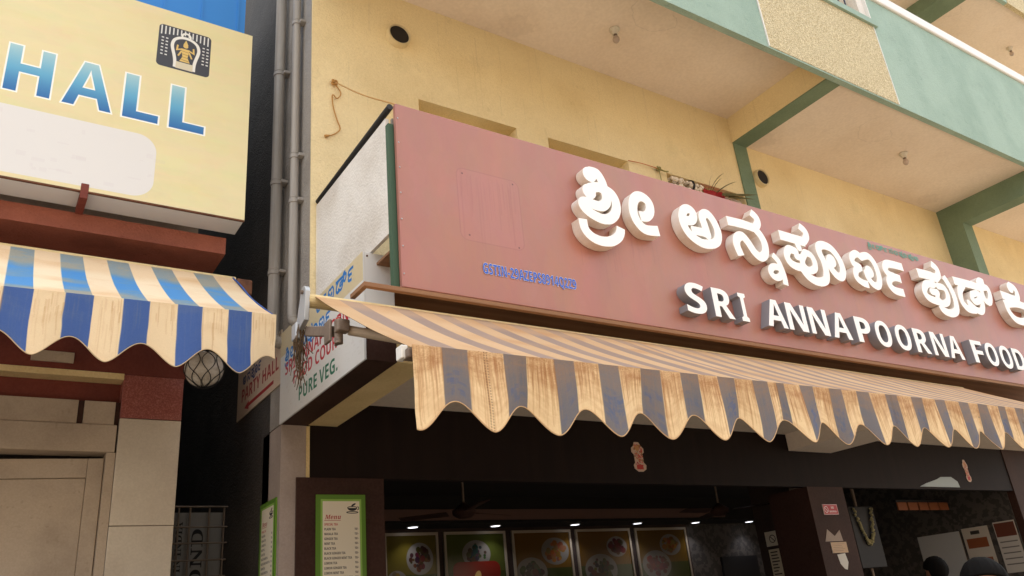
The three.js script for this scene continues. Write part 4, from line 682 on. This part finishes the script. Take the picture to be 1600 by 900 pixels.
{
  const plate = (name, x0, x1, y0, y1, z, w, h, draw, label, cat) => { const e = M.trimWhite; return tag(mesh(name, new THREE.BoxGeometry(x1 - x0, y1 - y0, 0.006).translate((x0 + x1) / 2, (y0 + y1) / 2, z), [e, e, e, e, std({ map: canvasTex(w, h, draw), roughness: 0.4 }), e]), label, cat); };
  plate('no_smoking_sign', 7.412, 7.651, 2.405, 2.51, -1.781, 256, 112, (g) => { g.fillStyle = css(190, 30, 34); g.fillRect(0, 0, 256, 112); g.strokeStyle = '#eee'; g.lineWidth = 4; g.strokeRect(5, 5, 246, 102); g.lineWidth = 7; g.beginPath(); g.arc(52, 56, 32, 0, 7); g.moveTo(30, 34); g.lineTo(74, 78); g.stroke(); g.fillStyle = '#eee'; g.font = 'bold 34px sans-serif'; g.fillText('NO', 140, 48); g.font = 'bold 27px sans-serif'; g.fillText('SMOKING', 98, 88); }, 'small red NO SMOKING sign on the brown column', 'sign');
  plate('paper_notice', 7.403, 7.658, 2.025, 2.13, -1.781, 128, 64, (g) => { g.fillStyle = css(204, 170, 130); g.fillRect(0, 0, 128, 64); g.fillStyle = css(150, 116, 84); for (let i = 0; i < 5; i++) g.fillRect(10, 10 + i * 10, rr(70, 106), 2); }, 'tan paper notice on the brown column', 'notice');
  const torn = (pts, z, mat, name, label) => tag(mesh(name, new THREE.ExtrudeGeometry(new THREE.Shape(pts.map((p) => new THREE.Vector2(...p))), { depth: 0.003, bevelEnabled: false }).translate(0, 0, z), mat), label, 'paper');
  torn([[7.47, 2.01], [7.6, 2.02], [7.62, 1.93], [7.58, 1.86], [7.54, 1.87], [7.49, 1.92]], -1.784, M.trimWhite, 'torn_paper_and_reflection', 'torn white paper scrap below the tan notice');
  torn([[7.33, 2.14], [7.4, 2.26], [7.5, 2.19], [7.6, 2.25], [7.62, 2.14]], -1.784, M.pillarWhite, 'torn_paper_and_reflection', 'torn pale poster remains above the tan notice');
  torn([[9.35, 2.72], [9.5, 2.76], [9.75, 2.81], [9.85, 2.84], [10.08, 2.845], [10.2, 2.79], [10.22, 2.72]], -1.808, std({ color: 0x9aa5a1, roughness: 0.3 }), 'torn_paper_and_reflection', 'pale patch standing in for a reflection at the foot of the dark band');  // flat pale shape in place of a bright reflection on the panel
  const sticker = (x0, x1, y0, y1, label) => {
    const s = new THREE.Shape(), w = x1 - x0, h = y1 - y0; [[0.3, 1], [0.62, 1], [0.8, 0.86], [0.95, 0.78], [0.95, 0.66], [0.82, 0.6], [0.84, 0.3], [1, 0.22], [0.95, 0.08], [0.7, 0], [0.35, 0], [0.08, 0.1], [0.04, 0.22], [0.18, 0.3], [0.16, 0.58], [0, 0.66], [0.02, 0.8], [0.18, 0.86]].forEach(([a, b], i) => (i ? s.lineTo(x0 + a * w, y0 + b * h) : s.moveTo(x0 + a * w, y0 + b * h)));
    const g = new THREE.ExtrudeGeometry(s, { depth: 0.003, bevelEnabled: false }).translate(0, 0, -1.809), p = g.attributes.position, uv = g.attributes.uv; for (let i = 0; i < p.count; i++) uv.setXY(i, (p.getX(i) - x0) / w, (p.getY(i) - y0) / h);
    const t = canvasTex(128, 256, (c) => { c.fillStyle = css(206, 178, 160); c.fillRect(0, 0, 128, 256); for (let i = 0; i < 130; i++) { c.fillStyle = css(rr(140, 220), rr(50, 130), rr(40, 90), 0.8); c.beginPath(); c.arc(rr(26, 102), rr(24, 236), rr(3, 9), 0, 7); c.fill(); } c.fillStyle = css(196, 140, 90); c.beginPath(); c.ellipse(60, 52, 20, 26, 0, 0, 7); c.fill(); c.fillStyle = css(190, 50, 46); c.fillRect(34, 196, 62, 40); });
    tag(mesh('figure_sticker', g, std({ map: t, roughness: 0.5 })), label, 'sticker');
  };
  sticker(4.92, 5.075, 2.8, 3.066, 'small red and tan figure sticker on the dark band behind the awning points');
  sticker(10.435, 10.55, 2.79, 3.068, 'narrow tan figure sticker on the dark band near the pale reflection patch');
  // boards on the room column and the far side wall
  const side = (name, x, z0, z1, y0, y1, w, h, draw, label, cat) => { const [g, m] = sideBoard(z0, z1, y0, y1, x - 0.012, x - 0.002, canvasTex(w, h, draw), M.cream); return tag(mesh(name, g, m), label, cat); };
  side('notice_board', 8.0, -3.08, -2.74, 2.235, 2.4, 256, 128, (g) => { g.fillStyle = css(224, 214, 196); g.fillRect(0, 0, 256, 128); g.strokeStyle = css(60, 50, 46); g.lineWidth = 7; g.beginPath(); g.arc(76, 66, 32, 0, 7); g.moveTo(54, 44); g.lineTo(98, 88); g.stroke(); g.fillStyle = css(60, 50, 46); g.font = 'bold 34px sans-serif'; g.fillText('NO', 140, 54); g.fillStyle = css(180, 60, 40); g.fillRect(130, 66, 90, 14); g.fillStyle = css(60, 50, 46); g.fillRect(134, 92, 80, 10); }, 'white no smoking notice above the inner menu', 'notice');
  side('menu_board', 8.0, -3.07, -2.74, 1.4, 2.2, 256, 600, (g) => { g.fillStyle = css(218, 204, 178); g.fillRect(0, 0, 256, 600); for (let i = 0; i < 44; i++) { g.fillStyle = css(60, 50, 44); g.fillRect(16 + (i % 2) * 120, 20 + (i >> 1) * 26, rr(50, 92), 10); } }, 'cream two column menu on the inner column', 'menu');
  side('white_board', 11.5, -3.3, -2.68, 1.4, 2.3, 64, 64, (g) => { g.fillStyle = css(196, 196, 196); g.fillRect(0, 0, 64, 64); }, 'plain white board on the papered side wall', 'board');
  side('wall_calendar', 11.5, -2.64, -2.28, 1.7, 2.32, 128, 220, (g) => { g.fillStyle = css(210, 200, 186); g.fillRect(0, 0, 128, 220); g.fillStyle = css(150, 84, 50); g.fillRect(12, 50, 100, 44); g.fillRect(12, 140, 100, 44); g.fillStyle = css(60, 54, 50); g.fillRect(40, 16, 44, 16); }, 'calendar with two orange blocks beside the white board', 'calendar');
  side('wall_calendar', 11.5, -2.2, -1.92, 1.7, 2.34, 128, 220, (g) => { g.fillStyle = css(208, 200, 190); g.fillRect(0, 0, 128, 220); g.fillStyle = css(110, 60, 44); g.fillRect(4, 6, 120, 60); g.fillStyle = css(120, 112, 106); for (let i = 0; i < 5; i++) g.fillRect(12, 86 + i * 24, 104, 5); }, 'calendar with a dark red picture near the shop opening', 'calendar');
  const sh = thing('tile_rack', 'row of five orange tiles hung inside the shop', 'rack'); mesh('rail', box(10.1, 2.68, -2.66, 11.35, 2.71, -2.62), M.black, sh);
  for (let i = 0; i < 5; i++) mesh('orange_tile', rbox(10.14 + i * 0.245, 2.58, -2.65, 10.35 + i * 0.245, 2.68, -2.63, 0.004), M.orange, sh);
  const gp = thing('garlanded_picture', 'dark framed picture hung with a pale flower garland', 'picture'); mesh('frame', rbox(9.0, 1.9, -2.62, 9.5, 2.62, -2.58, 0.008), M.black, gp); mesh('backing_pole', rod([9.25, 0.4, -2.64], [9.25, 3.1, -2.64], 0.02), M.castMetal, gp);
  const fl = []; for (let i = 0; i < 120; i++) { const t = i / 119, a = t * Math.PI; fl.push(new THREE.IcosahedronGeometry(rr(0.012, 0.02), 0).translate(9.07 + t * 0.36 + rr(-0.015, 0.015), 2.6 - Math.sin(a) * 0.42 + rr(-0.015, 0.015), -2.56 + rr(-0.01, 0.01))); }
  mesh('garland', fl, std({ color: 0xa8a27c, roughness: 1 }), gp);
}
// ---------- two people ----------
function sdfMesh(f, c, half, n) {
  const mc = new MarchingCubes(n, new THREE.MeshStandardMaterial(), false, false, 120000); mc.isolation = 0;
  for (let k = 0; k < n; k++) for (let j = 0; j < n; j++) for (let i = 0; i < n; i++) mc.field[i + j * n + k * n * n] = -f(c[0] + (i / n * 2 - 1) * half, c[1] + (j / n * 2 - 1) * half, c[2] + (k / n * 2 - 1) * half);
  mc.update(); const g = new THREE.BufferGeometry(), m = mc.count; g.setAttribute('position', new THREE.BufferAttribute(mc.positionArray.slice(0, m * 3), 3)); g.setAttribute('normal', new THREE.BufferAttribute(mc.normalArray.slice(0, m * 3), 3)); g.setAttribute('uv', new THREE.BufferAttribute(new Float32Array(m * 2), 2));
  return g.scale(half, half, half).translate(...c);
}
const smin = (a, b, k) => { const h = clamp(0.5 + 0.5 * (b - a) / k); return b + (a - b) * h - k * h * (1 - h); };
function caps(list, k) {
  return (x, y, z) => { let d = 9; for (const [a, b, r1, r2] of list) { const bx = b[0] - a[0], by = b[1] - a[1], bz = b[2] - a[2], px = x - a[0], py = y - a[1], pz = z - a[2], t = clamp((px * bx + py * by + pz * bz) / (bx * bx + by * by + bz * bz + 1e-9)); d = smin(d, Math.hypot(px - bx * t, py - by * t, pz - bz * t) - (r1 + (r2 - r1) * t), k); } return d; };
}
function person(label, pos, turn, shirt, trousers) {
  const P = thing('person', label, 'person', pos); P.rotation.y = turn;
  const arms = [], legs = [], hands = [];
  for (const s of [-1, 1]) {
    arms.push([[s * 0.17, 1.38, 0], [s * 0.22, 1.1, -0.01], 0.05, 0.042], [[s * 0.22, 1.1, -0.01], [s * 0.23, 0.86, 0.05], 0.04, 0.028]);
    legs.push([[s * 0.09, 0.9, 0], [s * 0.1, 0.48, 0.01], 0.085, 0.058], [[s * 0.1, 0.48, 0.01], [s * 0.105, 0.08, -0.02], 0.056, 0.036], [[s * 0.105, 0.045, -0.03], [s * 0.115, 0.03, 0.15], 0.042, 0.028]);
    hands.push([[s * 0.23, 0.85, 0.05], [s * 0.232, 0.78, 0.06], 0.03, 0.034]);
    for (let i = 0; i < 4; i++) hands.push([[s * 0.232, 0.77, 0.036 + i * 0.017], [s * (0.222 - i * 0.002), 0.7 + (i === 0 || i === 3 ? 0.012 : 0), 0.042 + i * 0.018], 0.0095, 0.008]);
    hands.push([[s * 0.225, 0.82, 0.08], [s * 0.21, 0.765, 0.105], 0.011, 0.009]);
  }
  const torso = [[[0, 0.92, 0], [0, 1.15, 0.005], 0.125, 0.125], [[0, 1.15, 0.005], [0, 1.36, 0], 0.13, 0.115], [[-0.14, 1.39, 0], [0.14, 1.39, 0], 0.06, 0.06], [[0, 1.4, 0], [0, 1.5, 0.01], 0.055, 0.05]];
  const head = [[[0, 1.5, 0.005], [0, 1.54, 0.02], 0.052, 0.06], [[0, 1.58, 0.025], [0, 1.64, 0.0], 0.068, 0.082], [[0, 1.56, 0.07], [0, 1.545, 0.06], 0.03, 0.034], [[0, 1.615, 0.088], [0, 1.585, 0.1], 0.01, 0.014]];
  for (const s of [-1, 1]) head.push([[s * 0.08, 1.62, -0.005], [s * 0.083, 1.59, 0], 0.012, 0.01]);
  const body = merge([sdfMesh(caps([...torso, ...arms, ...legs], 0.035), [0, 0.78, 0], 0.82, 84), sdfMesh(caps(head, 0.012), [0, 1.6, 0.02], 0.16, 52), ...[-1, 1].map((s) => sdfMesh(caps(hands.filter((h) => Math.sign(h[0][0]) === s), 0.004), [s * 0.225, 0.77, 0.06], 0.12, 56))]);
  mesh('body', body, M.skin, P);
  mesh('shirt', sdfMesh((x, y, z) => Math.max(caps([...torso.slice(0, 3), ...arms.filter((_, i) => i % 2 === 0)], 0.035)(x, y, z) - 0.014, y - 1.445, 0.86 - y), [0, 1.15, 0], 0.42, 64), shirt, P);
  mesh('trousers', sdfMesh((x, y, z) => Math.max(caps([torso[0], ...legs.filter((_, i) => i % 3 < 2)], 0.03)(x, y, z) - 0.016, y - 0.98, 0.09 - y), [0, 0.55, 0], 0.56, 64), trousers, P);
  mesh('hair', sdfMesh((x, y, z) => Math.max(Math.hypot(x, (y - 1.635) * 0.95, z + 0.008) - 0.1 - 0.006 * fbm(x * 60 + 9, z * 60 + y * 30, 401, 1e6, 2), -(y - 1.625 + Math.max(0, z) * -0.45 + (z < -0.02 ? 0.09 : 0))), [0, 1.64, 0], 0.14, 56), M.hair, P);
  for (const s of [-1, 1]) mesh('eye', new THREE.SphereGeometry(0.011, 12, 8).translate(s * 0.03, 1.61, 0.078), std({ color: 0x2a1c16, roughness: 0.2 }), P);
  mesh('mouth', new THREE.CapsuleGeometry(0.006, 0.03, 4, 8).rotateZ(Math.PI / 2).translate(0, 1.552, 0.094), std({ color: 0x6d3a30 }), P);
  return P;
}
person('dark haired person standing in the street before the awning', [3.61, 0.13, 1.675], -1.085, std({ color: 0x5d6c8c }), std({ color: 0x2b2d34 })).scale.setScalar(0.905);
person('dark haired person standing on the pavement under the maroon sign', [7.32, 0.13, -0.71], 2.9, std({ color: 0xb8b2a6 }), std({ color: 0x3a3530 }));

scene.traverse((o) => { if (o.isMesh) o.castShadow = o.receiveShadow = true; });
renderer.render(scene, camera);
